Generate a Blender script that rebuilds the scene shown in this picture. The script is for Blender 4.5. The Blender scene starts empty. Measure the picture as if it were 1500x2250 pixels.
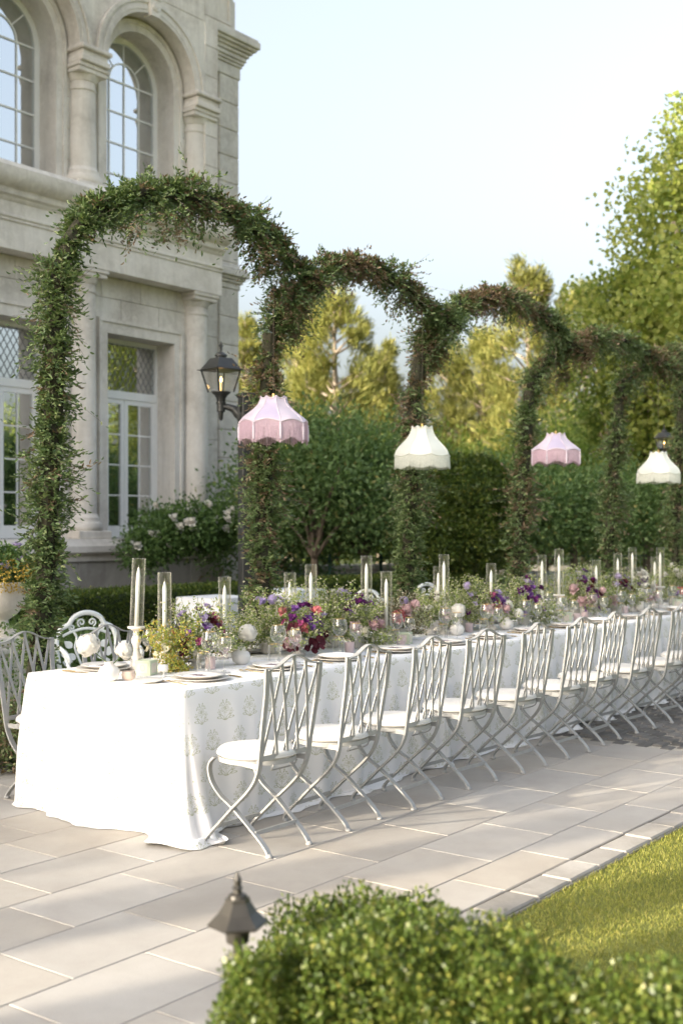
import bpy, math, random
import numpy as np
from mathutils import Vector, Matrix
R = math.radians
random.seed(7); rng = np.random.default_rng(11)
scene = bpy.context.scene
C = scene.collection

# ------------------------------------------------------------------ camera
# world: X runs along the table (away, to the right), Y towards the house, metres
F, HC, HZ = 2623.0, 1.6, 1160.0            # focal length in photo pixels, eye height, horizon row
_a = math.atan2(2000, F)
VX, VY = math.cos(_a), math.sin(_a)
cam_d = bpy.data.cameras.new('camera'); cam = bpy.data.objects.new('camera', cam_d); C.objects.link(cam)
cam.location = (0, 0, HC); cam.rotation_euler = (R(90), 0, -math.atan2(VX, VY))
cam_d.sensor_width = 36; cam_d.lens = F / 2250 * 36; cam_d.shift_y = (HZ - 1125) / 2250
cam_d.clip_start = 0.05; cam_d.clip_end = 3000
cam_d.dof.use_dof = True; cam_d.dof.focus_distance = 7.0; cam_d.dof.aperture_fstop = 2.2
scene.camera = cam

# ------------------------------------------------------------------ sky, sun, exposure
SUN_EL = R(14.5)
SUN_TRAVEL = Vector((0.94, -0.34, 0)).normalized()      # direction in which the light travels on the ground
world = bpy.data.worlds.new('World'); scene.world = world; world.use_nodes = True
wn = world.node_tree.nodes; wl = world.node_tree.links
bg = wn['Background']; sky = wn.new('ShaderNodeTexSky'); sky.sky_type = 'NISHITA'; sky.sun_disc = False
sky.sun_elevation = SUN_EL
sd = -SUN_TRAVEL
sky.sun_rotation = math.atan2(sd.x, sd.y)
sky.air_density = 1.0; sky.dust_density = 10.0; sky.ozone_density = 1.0; sky.altitude = 100
bg.inputs['Strength'].default_value = 0.15
pale = wn.new('ShaderNodeHueSaturation'); pale.inputs['Saturation'].default_value = 0.56     # hazy summer air
wl.new(sky.outputs[0], pale.inputs['Color']); wl.new(pale.outputs[0], bg.inputs['Color'])
sun_d = bpy.data.lights.new('sun', 'SUN'); sun = bpy.data.objects.new('sun', sun_d); C.objects.link(sun)
sun_d.energy = 2.5; sun_d.angle = R(0.7); sun_d.color = (1.0, 0.88, 0.70)
ray = Vector((SUN_TRAVEL.x * math.cos(SUN_EL), SUN_TRAVEL.y * math.cos(SUN_EL), -math.sin(SUN_EL)))
sun.rotation_euler = ray.to_track_quat('-Z', 'Y').to_euler(); sun.location = (-20, 10, 12)
scene.view_settings.view_transform = 'Standard'; scene.view_settings.look = 'None'
scene.view_settings.exposure = 2.17; scene.view_settings.gamma = 1.0
scene.view_settings.use_curve_mapping = False
scene.cycles.max_bounces = 8; scene.cycles.transparent_max_bounces = 24
scene.cycles.caustics_reflective = False; scene.cycles.caustics_refractive = False
scene.cycles.sample_clamp_indirect = 6

# pixel of the photograph -> point on a plane the thing stands on
def on_plane(px, py, Y):
    t = (px - 750) / F; d = Y / (VY - t * VX)
    return Vector((d * (VX + t * VY), Y, HC - (py - HZ) * d / F))
def on_ground(px, py, z=0.0):
    d = F * (HC - z) / (py - HZ); l = (px - 750) / F * d
    return Vector((d * VX + l * VY, d * VY - l * VX, z))
def at_depth(px, py, d):
    l = (px - 750) / F * d
    return Vector((d * VX + l * VY, d * VY - l * VX, HC - (py - HZ) * d / F))

# ------------------------------------------------------------------ object helpers
def tag(o, label=None, cat=None, group=None, kind=None):
    if label: o['label'] = label
    if cat: o['category'] = cat
    if group: o['group'] = group
    if kind: o['kind'] = kind
    return o
def thing(name, loc=(0, 0, 0), rz=0.0, label=None, cat=None, group=None):
    o = bpy.data.objects.new(name, None); C.objects.link(o); o.empty_display_size = 0.1
    o.location = loc; o.rotation_euler = (0, 0, rz)
    return tag(o, label, cat, group)
def link_mesh(name, me, parent=None, loc=(0, 0, 0), rot=(0, 0, 0), scale=(1, 1, 1)):
    o = bpy.data.objects.new(name, me); C.objects.link(o)
    if parent is not None: o.parent = parent
    o.location = loc; o.rotation_euler = rot; o.scale = scale
    return o
def copy_tree(o, parent=None):
    c = o.copy(); C.objects.link(c); c.parent = parent
    for ch in kids(o): copy_tree(ch, c)
    return c
_kids = {}
def kids(o):
    return list(o.children)

class MB:
    """collects shapes into one mesh"""
    def __init__(s): s.v = []; s.f = []; s.uv = None
    def add(s, vs, fs):
        n = len(s.v); s.v += [tuple(v) for v in vs]; s.f += [tuple(i + n for i in f) for f in fs]; return s
    def box(s, x0, x1, y0, y1, z0, z1):
        return s.add([(x0,y0,z0),(x1,y0,z0),(x1,y1,z0),(x0,y1,z0),(x0,y0,z1),(x1,y0,z1),(x1,y1,z1),(x0,y1,z1)],
                     [(0,3,2,1),(4,5,6,7),(0,1,5,4),(1,2,6,5),(2,3,7,6),(3,0,4,7)])
    def cbox(s, x0, x1, y0, y1, z0, z1, c=0.01):
        """box with all edges chamfered"""
        vs = []; X = (x0, x1); Y = (y0, y1); Z = (z0, z1); idx = {}
        for i in (0,1):
            for j in (0,1):
                for k in (0,1):
                    sx = c if i == 0 else -c; sy = c if j == 0 else -c; sz = c if k == 0 else -c
                    idx[i,j,k,0] = len(vs); vs.append((X[i], Y[j]+sy, Z[k]+sz))
                    idx[i,j,k,1] = len(vs); vs.append((X[i]+sx, Y[j], Z[k]+sz))
                    idx[i,j,k,2] = len(vs); vs.append((X[i]+sx, Y[j]+sy, Z[k]))
        g = lambda i,j,k,a: idx[i,j,k,a]
        fs = [[g(0,0,0,0),g(0,0,1,0),g(0,1,1,0),g(0,1,0,0)],[g(1,0,0,0),g(1,1,0,0),g(1,1,1,0),g(1,0,1,0)],
              [g(0,0,0,1),g(1,0,0,1),g(1,0,1,1),g(0,0,1,1)],[g(0,1,0,1),g(0,1,1,1),g(1,1,1,1),g(1,1,0,1)],
              [g(0,0,0,2),g(0,1,0,2),g(1,1,0,2),g(1,0,0,2)],[g(0,0,1,2),g(1,0,1,2),g(1,1,1,2),g(0,1,1,2)]]
        for i in (0,1):
            for j in (0,1): fs.append([g(i,j,0,0),g(i,j,1,0),g(i,j,1,1),g(i,j,0,1)])
            for k in (0,1): fs.append([g(i,0,k,0),g(i,1,k,0),g(i,1,k,2),g(i,0,k,2)])
        for j in (0,1):
            for k in (0,1): fs.append([g(0,j,k,1),g(1,j,k,1),g(1,j,k,2),g(0,j,k,2)])
        for i in (0,1):
            for j in (0,1):
                for k in (0,1): fs.append([g(i,j,k,0),g(i,j,k,1),g(i,j,k,2)])
        return s.add(vs, fs)
    def tube(s, path, r, n=8, cap=True, flat=None):
        """round tube along a path; r a number or list; flat=(w,t,up) makes a flat bar"""
        P = [Vector(p) for p in path]; m = len(P)
        rr = [r] * m if not hasattr(r, '__len__') else r
        T = [(P[min(i+1,m-1)] - P[max(i-1,0)]).normalized() for i in range(m)]
        up = Vector(flat[2]) if flat else (Vector((0,0,1)) if abs(T[0].z) < .9 else Vector((1,0,0)))
        vs = []; fs = []; N = None
        for i in range(m):
            if flat: B = T[i].cross(up).normalized(); N = B.cross(T[i]).normalized()
            else:
                N = up if N is None else N
                N = (N - T[i] * N.dot(T[i])).normalized(); B = T[i].cross(N)
            if flat:
                w, t = flat[0] / 2, flat[1] / 2
                for a, b in ((-w,-t),(w,-t),(w,t),(-w,t)): vs.append(P[i] + N * a + B * b)
            else:
                for k in range(n):
                    a = 2 * math.pi * k / n; vs.append(P[i] + (N * math.cos(a) + B * math.sin(a)) * rr[i])
        n = 4 if flat else n
        for i in range(m - 1):
            for k in range(n):
                fs.append((i*n+k, i*n+(k+1)%n, (i+1)*n+(k+1)%n, (i+1)*n+k))
        if cap: fs += [tuple(range(n-1,-1,-1)), tuple((m-1)*n+k for k in range(n))]
        return s.add(vs, fs)
    def lathe(s, prof, n=24, c=(0,0,0), cap=False, a0=0.0, a1=2*math.pi):
        full = abs(a1 - a0 - 2*math.pi) < 1e-6; k = n if full else n + 1
        vs = []; fs = []
        for r, z in prof:
            for i in range(k):
                a = a0 + (a1 - a0) * i / n; vs.append((c[0]+r*math.cos(a), c[1]+r*math.sin(a), c[2]+z))
        for j in range(len(prof) - 1):
            for i in range(n):
                i2 = (i+1) % k
                fs.append((j*k+i, j*k+i2, (j+1)*k+i2, (j+1)*k+i))
        if cap: fs += [tuple(range(k-1,-1,-1)), tuple((len(prof)-1)*k+i for i in range(k))]
        return s.add(vs, fs)
    def sweep_x(s, prof, x0, x1, cap=True):
        """prof: list of (y,z) extruded along x (open at the back, capped ends)"""
        n = len(prof); vs = [(x0,y,z) for y,z in prof] + [(x1,y,z) for y,z in prof]
        fs = [(i, i+1, n+i+1, n+i) for i in range(n-1)] + [(n-1, 0, n, 2*n-1)]
        if cap: fs += [tuple(range(n-1,-1,-1)), tuple(range(n,2*n))]
        return s.add(vs, fs)
    def mesh(s, name, mat, smooth=False):
        me = bpy.data.meshes.new(name); me.from_pydata(s.v, [], s.f)
        me.materials.append(mat)
        if smooth: me.shade_smooth() if smooth is True else set_auto(me, smooth)
        return me
    def build(s, name, mat, parent=None, smooth=False, loc=(0,0,0), rot=(0,0,0)):
        return link_mesh(name, s.mesh(name, mat, smooth), parent, loc, rot)
def set_auto(me, ang):
    me.shade_smooth()
    me.set_sharp_from_angle(angle=R(ang))

def smooth_path(pts, n=8):
    """Catmull-Rom through the points"""
    P = [np.array(p, float) for p in pts]; P = [2*P[0]-P[1]] + P + [2*P[-1]-P[-2]]
    out = []
    for i in range(1, len(P)-2):
        for t in np.linspace(0, 1, n, endpoint=False):
            a,b,c,d = P[i-1],P[i],P[i+1],P[i+2]
            out.append(.5*((2*b)+(-a+c)*t+(2*a-5*b+4*c-d)*t*t+(-a+3*b-3*c+d)*t**3))
    out.append(P[-2]); return out

def unit(a): return a / np.maximum(np.linalg.norm(a, axis=1, keepdims=True), 1e-9)
def leaves(name, P, D, N, L, W, mat, rnd, parent=None, six=False, fold=0.25, kind='stuff', loc=(0,0,0)):
    """one mesh of many leaves: P base points, D axis, N normal, L length, W width"""
    n = len(P); D = unit(D); B = unit(np.cross(D, N)); N = np.cross(B, D)
    L = np.broadcast_to(np.asarray(L, float), (n,))[:, None]; W = np.broadcast_to(np.asarray(W, float), (n,))[:, None]
    if six:
        up = N * W * fold; k = 6
        V = np.stack([P, P+D*L*.3-B*W*.46+up, P+D*L*.68-B*W*.40+up, P+D*L-N*W*.2, P+D*L*.68+B*W*.40+up, P+D*L*.3+B*W*.46+up], 1)
        idx = np.array([[0,3,2,1],[0,5,4,3]])
    else:
        k = 4; V = np.stack([P, P+D*L*.5-B*W*.5+N*W*fold, P+D*L, P+D*L*.5+B*W*.5+N*W*fold], 1)
        idx = np.array([[0,3,2,1]])
    m = len(idx)
    me = bpy.data.meshes.new(name); me.vertices.add(n*k); me.vertices.foreach_set('co', V.reshape(-1).astype(np.float32))
    fi = (np.arange(n)[:, None, None]*k + idx[None]).reshape(-1)
    me.loops.add(len(fi)); me.loops.foreach_set('vertex_index', fi.astype(np.int32))
    me.polygons.add(n*m); me.polygons.foreach_set('loop_start', (np.arange(n*m)*4).astype(np.int32))
    at = me.attributes.new('rnd', 'FLOAT', 'FACE'); at.data.foreach_set('value', np.repeat(np.asarray(rnd, float), m).astype(np.float32))
    me.update(calc_edges=True); me.materials.append(mat)
    o = link_mesh(name, me, parent, loc)
    if kind: o['kind'] = kind
    return o
def rand_dirs(n): return unit(rng.normal(size=(n, 3)))

# ------------------------------------------------------------------ materials
class NT:
    def __init__(s, name):
        s.m = bpy.data.materials.new(name); s.m.use_nodes = True
        s.n = s.m.node_tree.nodes; s.l = s.m.node_tree.links
        s.p = s.n['Principled BSDF']; s.out = s.n['Material Output']
    def new(s, t, **kw):
        o = s.n.new(t)
        for k, v in kw.items(): setattr(o, k, v)
        return o
    def pos(s): return s.new('ShaderNodeNewGeometry').outputs['Position']
    def obj(s): return s.new('ShaderNodeTexCoord').outputs['Object']
    def noise(s, vec, scale, detail=4, rough=.55, dist=0.0, out='Fac'):
        o = s.new('ShaderNodeTexNoise'); o.inputs['Scale'].default_value = scale; o.inputs['Detail'].default_value = detail
        o.inputs['Roughness'].default_value = rough; o.inputs['Distortion'].default_value = dist
        if vec is not None: s.l.new(vec, o.inputs['Vector'])
        return o.outputs[out]
    def ramp(s, fac, stops):
        o = s.new('ShaderNodeValToRGB'); s.l.new(fac, o.inputs[0]); e = o.color_ramp.elements
        while len(e) < len(stops): e.new(0.5)
        for i, (p, c) in enumerate(stops): e[i].position = p; e[i].color = (*c, 1) if len(c) == 3 else c
        return o.outputs[0]
    def mix(s, fac, a, b, mode='MIX'):
        o = s.new('ShaderNodeMix', data_type='RGBA', blend_type=mode)
        for sock, v in ((o.inputs['Factor'], fac), (o.inputs[6], a), (o.inputs[7], b)):
            if hasattr(v, 'links'): s.l.new(v, sock)
            elif isinstance(v, (int, float)): sock.default_value = v
            else: sock.default_value = (*v, 1)
        return o.outputs[2]
    def math(s, op, a, b=None, c=None, clamp=False):
        o = s.new('ShaderNodeMath', operation=op, use_clamp=clamp)
        for i, v in enumerate((a, b, c)):
            if v is None: continue
            if hasattr(v, 'links'): s.l.new(v, o.inputs[i])
            else: o.inputs[i].default_value = v
        return o.outputs[0]
    def bump(s, h, strength=.3, dist=.01):
        o = s.new('ShaderNodeBump'); o.inputs['Strength'].default_value = strength; o.inputs['Distance'].default_value = dist
        s.l.new(h, o.inputs['Height']); s.l.new(o.outputs[0], s.p.inputs['Normal'])
    def color(s, c):
        if hasattr(c, 'links'): s.l.new(c, s.p.inputs['Base Color'])
        else: s.p.inputs['Base Color'].default_value = (*c, 1)
    def set(s, **kw):
        for k, v in kw.items(): s.p.inputs[k.replace('_', ' ')].default_value = v
        return s
def simple(name, c1, c2=None, rough=.5, scale=20., bump=0., metal=0., bscale=None, world=False, spec=.5):
    t = NT(name); v = t.pos() if world else t.obj()
    t.set(Roughness=rough, Metallic=metal); t.p.inputs['Specular IOR Level'].default_value = spec
    if c2 is None: t.color(c1)
    else: t.color(t.ramp(t.noise(v, scale), [(.3, c1), (.7, c2)]))
    if bump: t.bump(t.noise(v, bscale or scale * 4), bump, .004)
    return t.m
def leaf_mat(name, stops, trans=.35, rough=.5, gloss=.25):
    t = NT(name); a = t.new('ShaderNodeAttribute', attribute_name='rnd')
    col = t.ramp(a.outputs['Fac'], stops); t.color(col); t.set(Roughness=rough); t.p.inputs['Specular IOR Level'].default_value = gloss
    tr = t.new('ShaderNodeBsdfTranslucent')
    t.l.new(t.mix(.6, col, (.9, .95, .25), 'MULTIPLY'), tr.inputs['Color'])
    mx = t.new('ShaderNodeMixShader'); mx.inputs[0].default_value = trans
    t.l.new(t.p.outputs[0], mx.inputs[1]); t.l.new(tr.outputs[0], mx.inputs[2]); t.l.new(mx.outputs[0], t.out.inputs['Surface'])
    return t.m
def glass_mat(name, tint=(1, 1, 1), base=.04, power=1.0, edge=(.6, .6, .58), edge_light=.22):
    """thin clear glass: fresnel reflection over a clear or tinted pane"""
    t = NT(name); t.n.remove(t.p)
    tr = t.new('ShaderNodeBsdfTransparent')
    gl = t.new('ShaderNodeBsdfGlossy'); gl.inputs['Roughness'].default_value = .02
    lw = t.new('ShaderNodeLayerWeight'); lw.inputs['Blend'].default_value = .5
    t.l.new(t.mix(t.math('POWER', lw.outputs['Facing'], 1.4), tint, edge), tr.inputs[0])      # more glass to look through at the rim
    mx = t.new('ShaderNodeMixShader')
    t.l.new(t.math('MULTIPLY_ADD', t.math('POWER', lw.outputs['Facing'], 4.0), power*.75, base, clamp=True), mx.inputs[0])
    t.l.new(tr.outputs[0], mx.inputs[1]); t.l.new(gl.outputs[0], mx.inputs[2])
    df = t.new('ShaderNodeBsdfTranslucent'); df.inputs[0].default_value = (.85, .84, .78, 1)          # faint film of refracted sky, painted in at the glass edges
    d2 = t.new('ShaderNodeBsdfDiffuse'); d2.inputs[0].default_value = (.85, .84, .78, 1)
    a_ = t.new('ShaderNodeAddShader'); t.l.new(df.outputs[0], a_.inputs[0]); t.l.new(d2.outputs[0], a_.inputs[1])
    m2 = t.new('ShaderNodeMixShader'); t.l.new(t.math('MULTIPLY_ADD', t.math('POWER', lw.outputs['Facing'], 1.6), edge_light, .006, clamp=True), m2.inputs[0])
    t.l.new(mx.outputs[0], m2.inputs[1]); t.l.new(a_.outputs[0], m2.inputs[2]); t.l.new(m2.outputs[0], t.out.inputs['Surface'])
    return t.m

def stone_mat(name, dark, mid, light, stain=.42, joint_var=.06):
    t = NT(name); v = t.pos(); oi = t.new('ShaderNodeObjectInfo')
    big = t.noise(v, .9, 5, .6, .6); sm = t.noise(v, 7, 6, .65, 1.2); fine = t.noise(v, 60, 3)
    c = t.ramp(big, [(.34, tuple(x*.88 for x in dark)), (.52, mid), (.68, light)])
    bl = t.ramp(sm, [(.42, (0, 0, 0)), (.66, (1, 1, 1))])
    c = t.mix(t.math('MULTIPLY', bl, stain), c, tuple(min(1, x * 1.22) for x in light))
    # weathering in vertical runs
    mp = t.new('ShaderNodeMapping'); t.l.new(v, mp.inputs[0]); mp.inputs['Scale'].default_value = (5, 5, .5)
    runs = t.ramp(t.noise(mp.outputs[0], 1.6, 5, .6, .3), [(.5, (0, 0, 0)), (.75, (1, 1, 1))])
    c = t.mix(t.math('MULTIPLY', runs, .42), c, tuple(x * .72 for x in dark))
    k = t.math('MULTIPLY_ADD', oi.outputs['Random'], joint_var * 2, 1 - joint_var)
    hs = t.new('ShaderNodeHueSaturation'); t.l.new(c, hs.inputs['Color']); t.l.new(k, hs.inputs['Value'])
    t.color(hs.outputs[0]); t.set(Roughness=.85); t.p.inputs['Specular IOR Level'].default_value = .2
    t.bump(t.math('ADD', t.math('MULTIPLY', sm, .6), t.math('MULTIPLY', fine, .4)), .35, .012)
    return t.m

M = {}
M['stone'] = stone_mat('limestone', (.55,.50,.445), (.65,.605,.55), (.70,.665,.615))
M['stone_trim'] = stone_mat('limestone_trim', (.58,.535,.48), (.68,.635,.58), (.72,.685,.64), .35)
M['plinth'] = stone_mat('plinth_stone', (.31,.29,.265), (.40,.38,.35), (.47,.45,.42), .2)
M['window_paint'] = simple('window_paint', (.86,.86,.84), (.80,.80,.79), .4, 3)
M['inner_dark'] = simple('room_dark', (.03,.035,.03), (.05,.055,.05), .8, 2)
M['interior_green'] = simple('dark_green_interior', (.10,.16,.12), (.13,.19,.14), .7, 3)
t = NT('window_glass'); t.color((.03,.04,.04)); t.set(Roughness=.03, IOR=1.6); t.p.inputs['Specular IOR Level'].default_value = 1.0
t.n.remove(t.p)
_g = t.new('ShaderNodeBsdfGlossy'); _g.inputs['Roughness'].default_value = .015; _g.inputs['Color'].default_value = (.9,.93,.95,1)
_t = t.new('ShaderNodeBsdfTransparent'); _t.inputs[0].default_value = (.62,.72,.66,1)
_m = t.new('ShaderNodeMixShader'); _m.inputs[0].default_value = .62
t.l.new(_t.outputs[0], _m.inputs[1]); t.l.new(_g.outputs[0], _m.inputs[2]); t.l.new(_m.outputs[0], t.out.inputs['Surface'])
M['window_glass'] = t.m
M['lead'] = simple('lead_came', (.22,.23,.23), None, .5)
M['black_metal'] = simple('black_lamp_metal', (.018,.019,.018), (.03,.031,.03), .42, 8, .1)
M['bronze'] = simple('bronze_lamp', (.03,.028,.025), (.05,.046,.04), .4, 12, .1, .3)
M['flame'] = NT('gas_flame').set(Base_Color=(1,.6,.2,1), Emission_Color=(1,.55,.18,1), Emission_Strength=6.0).m
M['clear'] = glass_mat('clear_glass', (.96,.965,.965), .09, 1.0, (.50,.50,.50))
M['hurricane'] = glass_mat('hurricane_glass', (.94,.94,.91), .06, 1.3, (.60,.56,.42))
M['pink_glass'] = simple('pink_frosted_glass', (.55,.42,.42), (.62,.50,.49), .25, 6)
M['gold'] = simple('gold_metal', (.62,.43,.17), (.68,.48,.2), .28, 10, 0, 1.0)
M['silver'] = simple('silver_metal', (.62,.61,.58), None, .25, 10, 0, 1.0)
M['ceramic'] = simple('cream_ceramic', (.72,.69,.64), (.77,.74,.70), .3, 6)
M['plate_grey'] = simple('stone_glaze', (.55,.52,.48), (.62,.59,.55), .35, 9)
M['linen'] = simple('white_linen', (.74,.73,.72), (.80,.79,.78), .9, 40, .3)
M['menu'] = simple('menu_card', (.78,.76,.72), (.81,.79,.75), .8, 20)
M['plum'] = simple('plum_print', (.16,.05,.09), None, .7)
M['rim_glass'] = simple('glass_rim', (.42,.38,.27), None, .15)
M['candle'] = NT('wax').set(Base_Color=(.90,.90,.91,1), Roughness=.45).m
M['wick'] = simple('wick', (.55,.5,.45), None, .9)
M['whitewood'] = simple('whitewashed_wood', (.70,.64,.57), (.80,.76,.70), .6, 30, .3)
M['peach'] = simple('peach_stoneware', (.56,.44,.36), (.62,.50,.42), .7, 25, .4)
M['box_green'] = simple('pale_green_card', (.55,.60,.43), (.59,.64,.47), .7, 12)
M['box_panel'] = simple('blush_card', (.68,.60,.52), (.72,.64,.56), .7, 12)
M['chair'] = simple('grey_painted_iron', (.28,.283,.278), (.345,.346,.338), .42, 14, .25)
M['cushion'] = simple('cream_canvas', (.58,.565,.535), (.63,.615,.585), .92, 60, .35)
M['white_iron'] = simple('white_cast_iron', (.70,.74,.74), (.76,.79,.79), .45, 14, .2)
M['lilac'] = simple('lilac_silk', (.66,.57,.66), (.71,.62,.71), .55, 5, .1)
M['lilac_deep'] = simple('lilac_deep_silk', (.52,.45,.60), (.58,.51,.66), .5, 5, .1)
M['lilac_fringe'] = simple('lilac_fringe', (.56,.40,.48), (.66,.50,.58), .8, 60)
M['lilac_trim'] = simple('lilac_trim', (.68,.58,.66), None, .8)
M['ivory'] = simple('ivory_silk', (.76,.77,.70), (.80,.81,.75), .6, 5, .1)
M['ivory_fringe'] = simple('ivory_fringe', (.66,.67,.60), (.78,.79,.72), .85, 60)
M['bark'] = simple('bark', (.10,.075,.055), (.19,.15,.115), .95, 12, .8)
M['pale_bark'] = simple('pale_bark', (.26,.21,.16), (.36,.30,.24), .95, 9, .7)
M['vine_core'] = simple('vine_core', (.02,.022,.012), (.04,.036,.02), .95, 20, .8)
M['leaf_arch'] = leaf_mat('arch_leaf', [(0,(.075,.125,.042)),(.3,(.15,.22,.085)),(.5,(.24,.30,.13)),(.62,(.33,.36,.18)),(.68,(.17,.125,.065)),(.85,(.225,.155,.10)),(1,(.33,.24,.175))], .28, .42, .45)
M['leaf_box'] = leaf_mat('boxwood_leaf', [(0,(.04,.07,.014)),(.4,(.085,.13,.022)),(.7,(.18,.205,.042)),(1,(.36,.32,.09))], .35, .4, .4)
M['leaf_dark'] = leaf_mat('evergreen_leaf', [(0,(.085,.15,.056)),(.5,(.15,.24,.09)),(.9,(.215,.31,.12)),(1,(.30,.29,.11))], .48, .45, .3)
M['leaf_pine'] = leaf_mat('pine_needles', [(0,(.10,.12,.03)),(.5,(.21,.22,.06)),(1,(.34,.31,.10))], .35, .6, .2)
M['leaf_maple'] = leaf_mat('maple_leaf', [(0,(.13,.20,.05)),(.5,(.23,.30,.08)),(1,(.38,.41,.12))], .58, .5, .25)
M['leaf_rose'] = leaf_mat('rose_leaf', [(0,(.06,.115,.035)),(.6,(.11,.19,.055)),(1,(.17,.26,.085))], .3, .45, .3)
M['leaf_flower'] = leaf_mat('arrangement_leaf', [(0,(.14,.20,.06)),(.4,(.25,.32,.10)),(.7,(.38,.43,.16)),(1,(.52,.54,.27))], .4, .5, .25)
M['leaf_lime'] = leaf_mat('lime_leaf', [(0,(.20,.26,.05)),(.5,(.36,.40,.09)),(1,(.52,.50,.16))], .4, .5, .25)
M['leaf_bronze'] = leaf_mat('bronze_leaf', [(0,(.12,.10,.06)),(.5,(.19,.17,.10)),(1,(.26,.20,.15))], .35, .5, .25)
M['floret'] = leaf_mat('filler_floret', [(0,(.50,.48,.30)),(.5,(.62,.60,.48)),(1,(.70,.62,.58))], .3, .6, .2)
M['yellow_fl'] = leaf_mat('yellow_floret', [(0,(.45,.32,.06)),(1,(.62,.46,.12))], .3, .6, .2)
M['grass'] = leaf_mat('grass_blade', [(0,(.14,.17,.03)),(.5,(.27,.275,.062)),(1,(.42,.37,.12))], .35, .55, .25)
def petal_mat(name, a, b):
    t = NT(name); tc = t.obj(); oi = t.new('ShaderNodeObjectInfo')
    k = t.math('ADD', t.math('MULTIPLY', t.noise(tc, 40, 2), .6), t.math('MULTIPLY', oi.outputs['Random'], .4))
    c = t.ramp(k, [(.2, a), (.8, b)]); t.color(c); t.set(Roughness=.6); t.p.inputs['Specular IOR Level'].default_value = .2
    tr = t.new('ShaderNodeBsdfTranslucent'); t.l.new(c, tr.inputs[0]); mx = t.new('ShaderNodeMixShader'); mx.inputs[0].default_value = .3
    t.l.new(t.p.outputs[0], mx.inputs[1]); t.l.new(tr.outputs[0], mx.inputs[2]); t.l.new(mx.outputs[0], t.out.inputs['Surface'])
    return t.m
PET = {'white': petal_mat('white_petal', (.74,.71,.64), (.84,.82,.78)), 'cream': petal_mat('cream_petal', (.72,.68,.52), (.80,.77,.64)),
       'blush': petal_mat('blush_petal', (.62,.40,.42), (.72,.54,.54)), 'coral': petal_mat('coral_petal', (.58,.14,.17), (.70,.28,.28)),
       'lavender': petal_mat('lavender_petal', (.42,.34,.58), (.60,.52,.70)), 'violet': petal_mat('violet_petal', (.14,.05,.24), (.30,.14,.42)),
       'purple': petal_mat('purple_petal', (.10,.015,.11), (.20,.04,.19)), 'magenta': petal_mat('magenta_petal', (.34,.05,.16), (.48,.12,.26)),
       'burgundy': petal_mat('burgundy_petal', (.06,.012,.02), (.14,.03,.045))}
# printed tablecloth: a sage block print of a flower with two side sprigs, drawn with math on the cloth's own UVs (metres)
t = NT('printed_cloth'); uvn = t.new('ShaderNodeUVMap', uv_map='UVMap'); sp = t.new('ShaderNodeSeparateXYZ'); t.l.new(uvn.outputs[0], sp.inputs[0])
_m = t.math
TW, TH = .185, .148
row = _m('FLOOR', _m('DIVIDE', sp.outputs[1], TH))
uo = _m('ADD', sp.outputs[0], _m('MULTIPLY', _m('MODULO', row, 2.0), TW / 2))
col_i = _m('FLOOR', _m('DIVIDE', uo, TW))
u = _m('SUBTRACT', _m('SUBTRACT', uo, _m('MULTIPLY', col_i, TW)), TW / 2)
v = _m('SUBTRACT', _m('SUBTRACT', sp.outputs[1], _m('MULTIPLY', row, TH)), TH / 2)
au = _m('ABSOLUTE', u)
def blossom(cx, cy, r, petals, wob, w, side=False):
    du = _m('SUBTRACT', au if side else u, cx); dv = _m('SUBTRACT', v, cy)
    rr = _m('SQRT', _m('ADD', _m('MULTIPLY', du, du), _m('MULTIPLY', dv, dv)))
    th = _m('ARCTAN2', dv, du)
    rim = _m('ADD', r, _m('MULTIPLY', _m('COSINE', _m('MULTIPLY', th, float(petals))), wob))
    line = _m('LESS_THAN', _m('ABSOLUTE', _m('SUBTRACT', rr, rim)), w)
    dot = _m('LESS_THAN', rr, r * .42)
    return _m('MAXIMUM', line, _m('MULTIPLY', dot, .75))
def leafshape(cx, cy, ang, a, b, w):
    du = _m('SUBTRACT', au, cx); dv = _m('SUBTRACT', v, cy); c, s_ = math.cos(ang), math.sin(ang)
    x = _m('ADD', _m('MULTIPLY', du, c), _m('MULTIPLY', dv, s_)); y = _m('SUBTRACT', _m('MULTIPLY', dv, c), _m('MULTIPLY', du, s_))
    e = _m('SQRT', _m('ADD', _m('POWER', _m('ABSOLUTE', _m('DIVIDE', x, a)), 2.), _m('POWER', _m('ABSOLUTE', _m('DIVIDE', y, b)), 2.)))
    return _m('LESS_THAN', _m('ABSOLUTE', _m('SUBTRACT', e, 1.)), w)
shapes = [blossom(0, .012, .017, 8, .0035, .0016), blossom(0, .012, .025, 10, .003, .0010), blossom(.040, -.006, .0105, 5, .0042, .0015, True),
          leafshape(.020, -.034, .75, .019, .0065, .22), leafshape(.040, -.036, .15, .015, .005, .26), leafshape(.030, .034, 2.3, .010, .004, .3),
          leafshape(.012, .048, 1.3, .008, .0035, .4)]
stem = _m('MULTIPLY', _m('LESS_THAN', au, .0013), _m('LESS_THAN', _m('ABSOLUTE', _m('ADD', v, .028)), .022))
arc = _m('SUBTRACT', _m('ADD', v, .05), _m('MULTIPLY', _m('MULTIPLY', au, au), 20.))
arc = _m('MULTIPLY', _m('LESS_THAN', _m('ABSOLUTE', arc), .0022), _m('LESS_THAN', au, .04))
ink = _m('MAXIMUM', stem, arc)
for s_ in shapes: ink = _m('MAXIMUM', ink, s_)
wear = t.ramp(t.noise(uvn.outputs[0], 160, 3, .6), [(.3, (.35,.35,.35)), (.6, (1,1,1))])
ink = _m('MULTIPLY', _m('MULTIPLY', ink, wear), .95)
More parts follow.
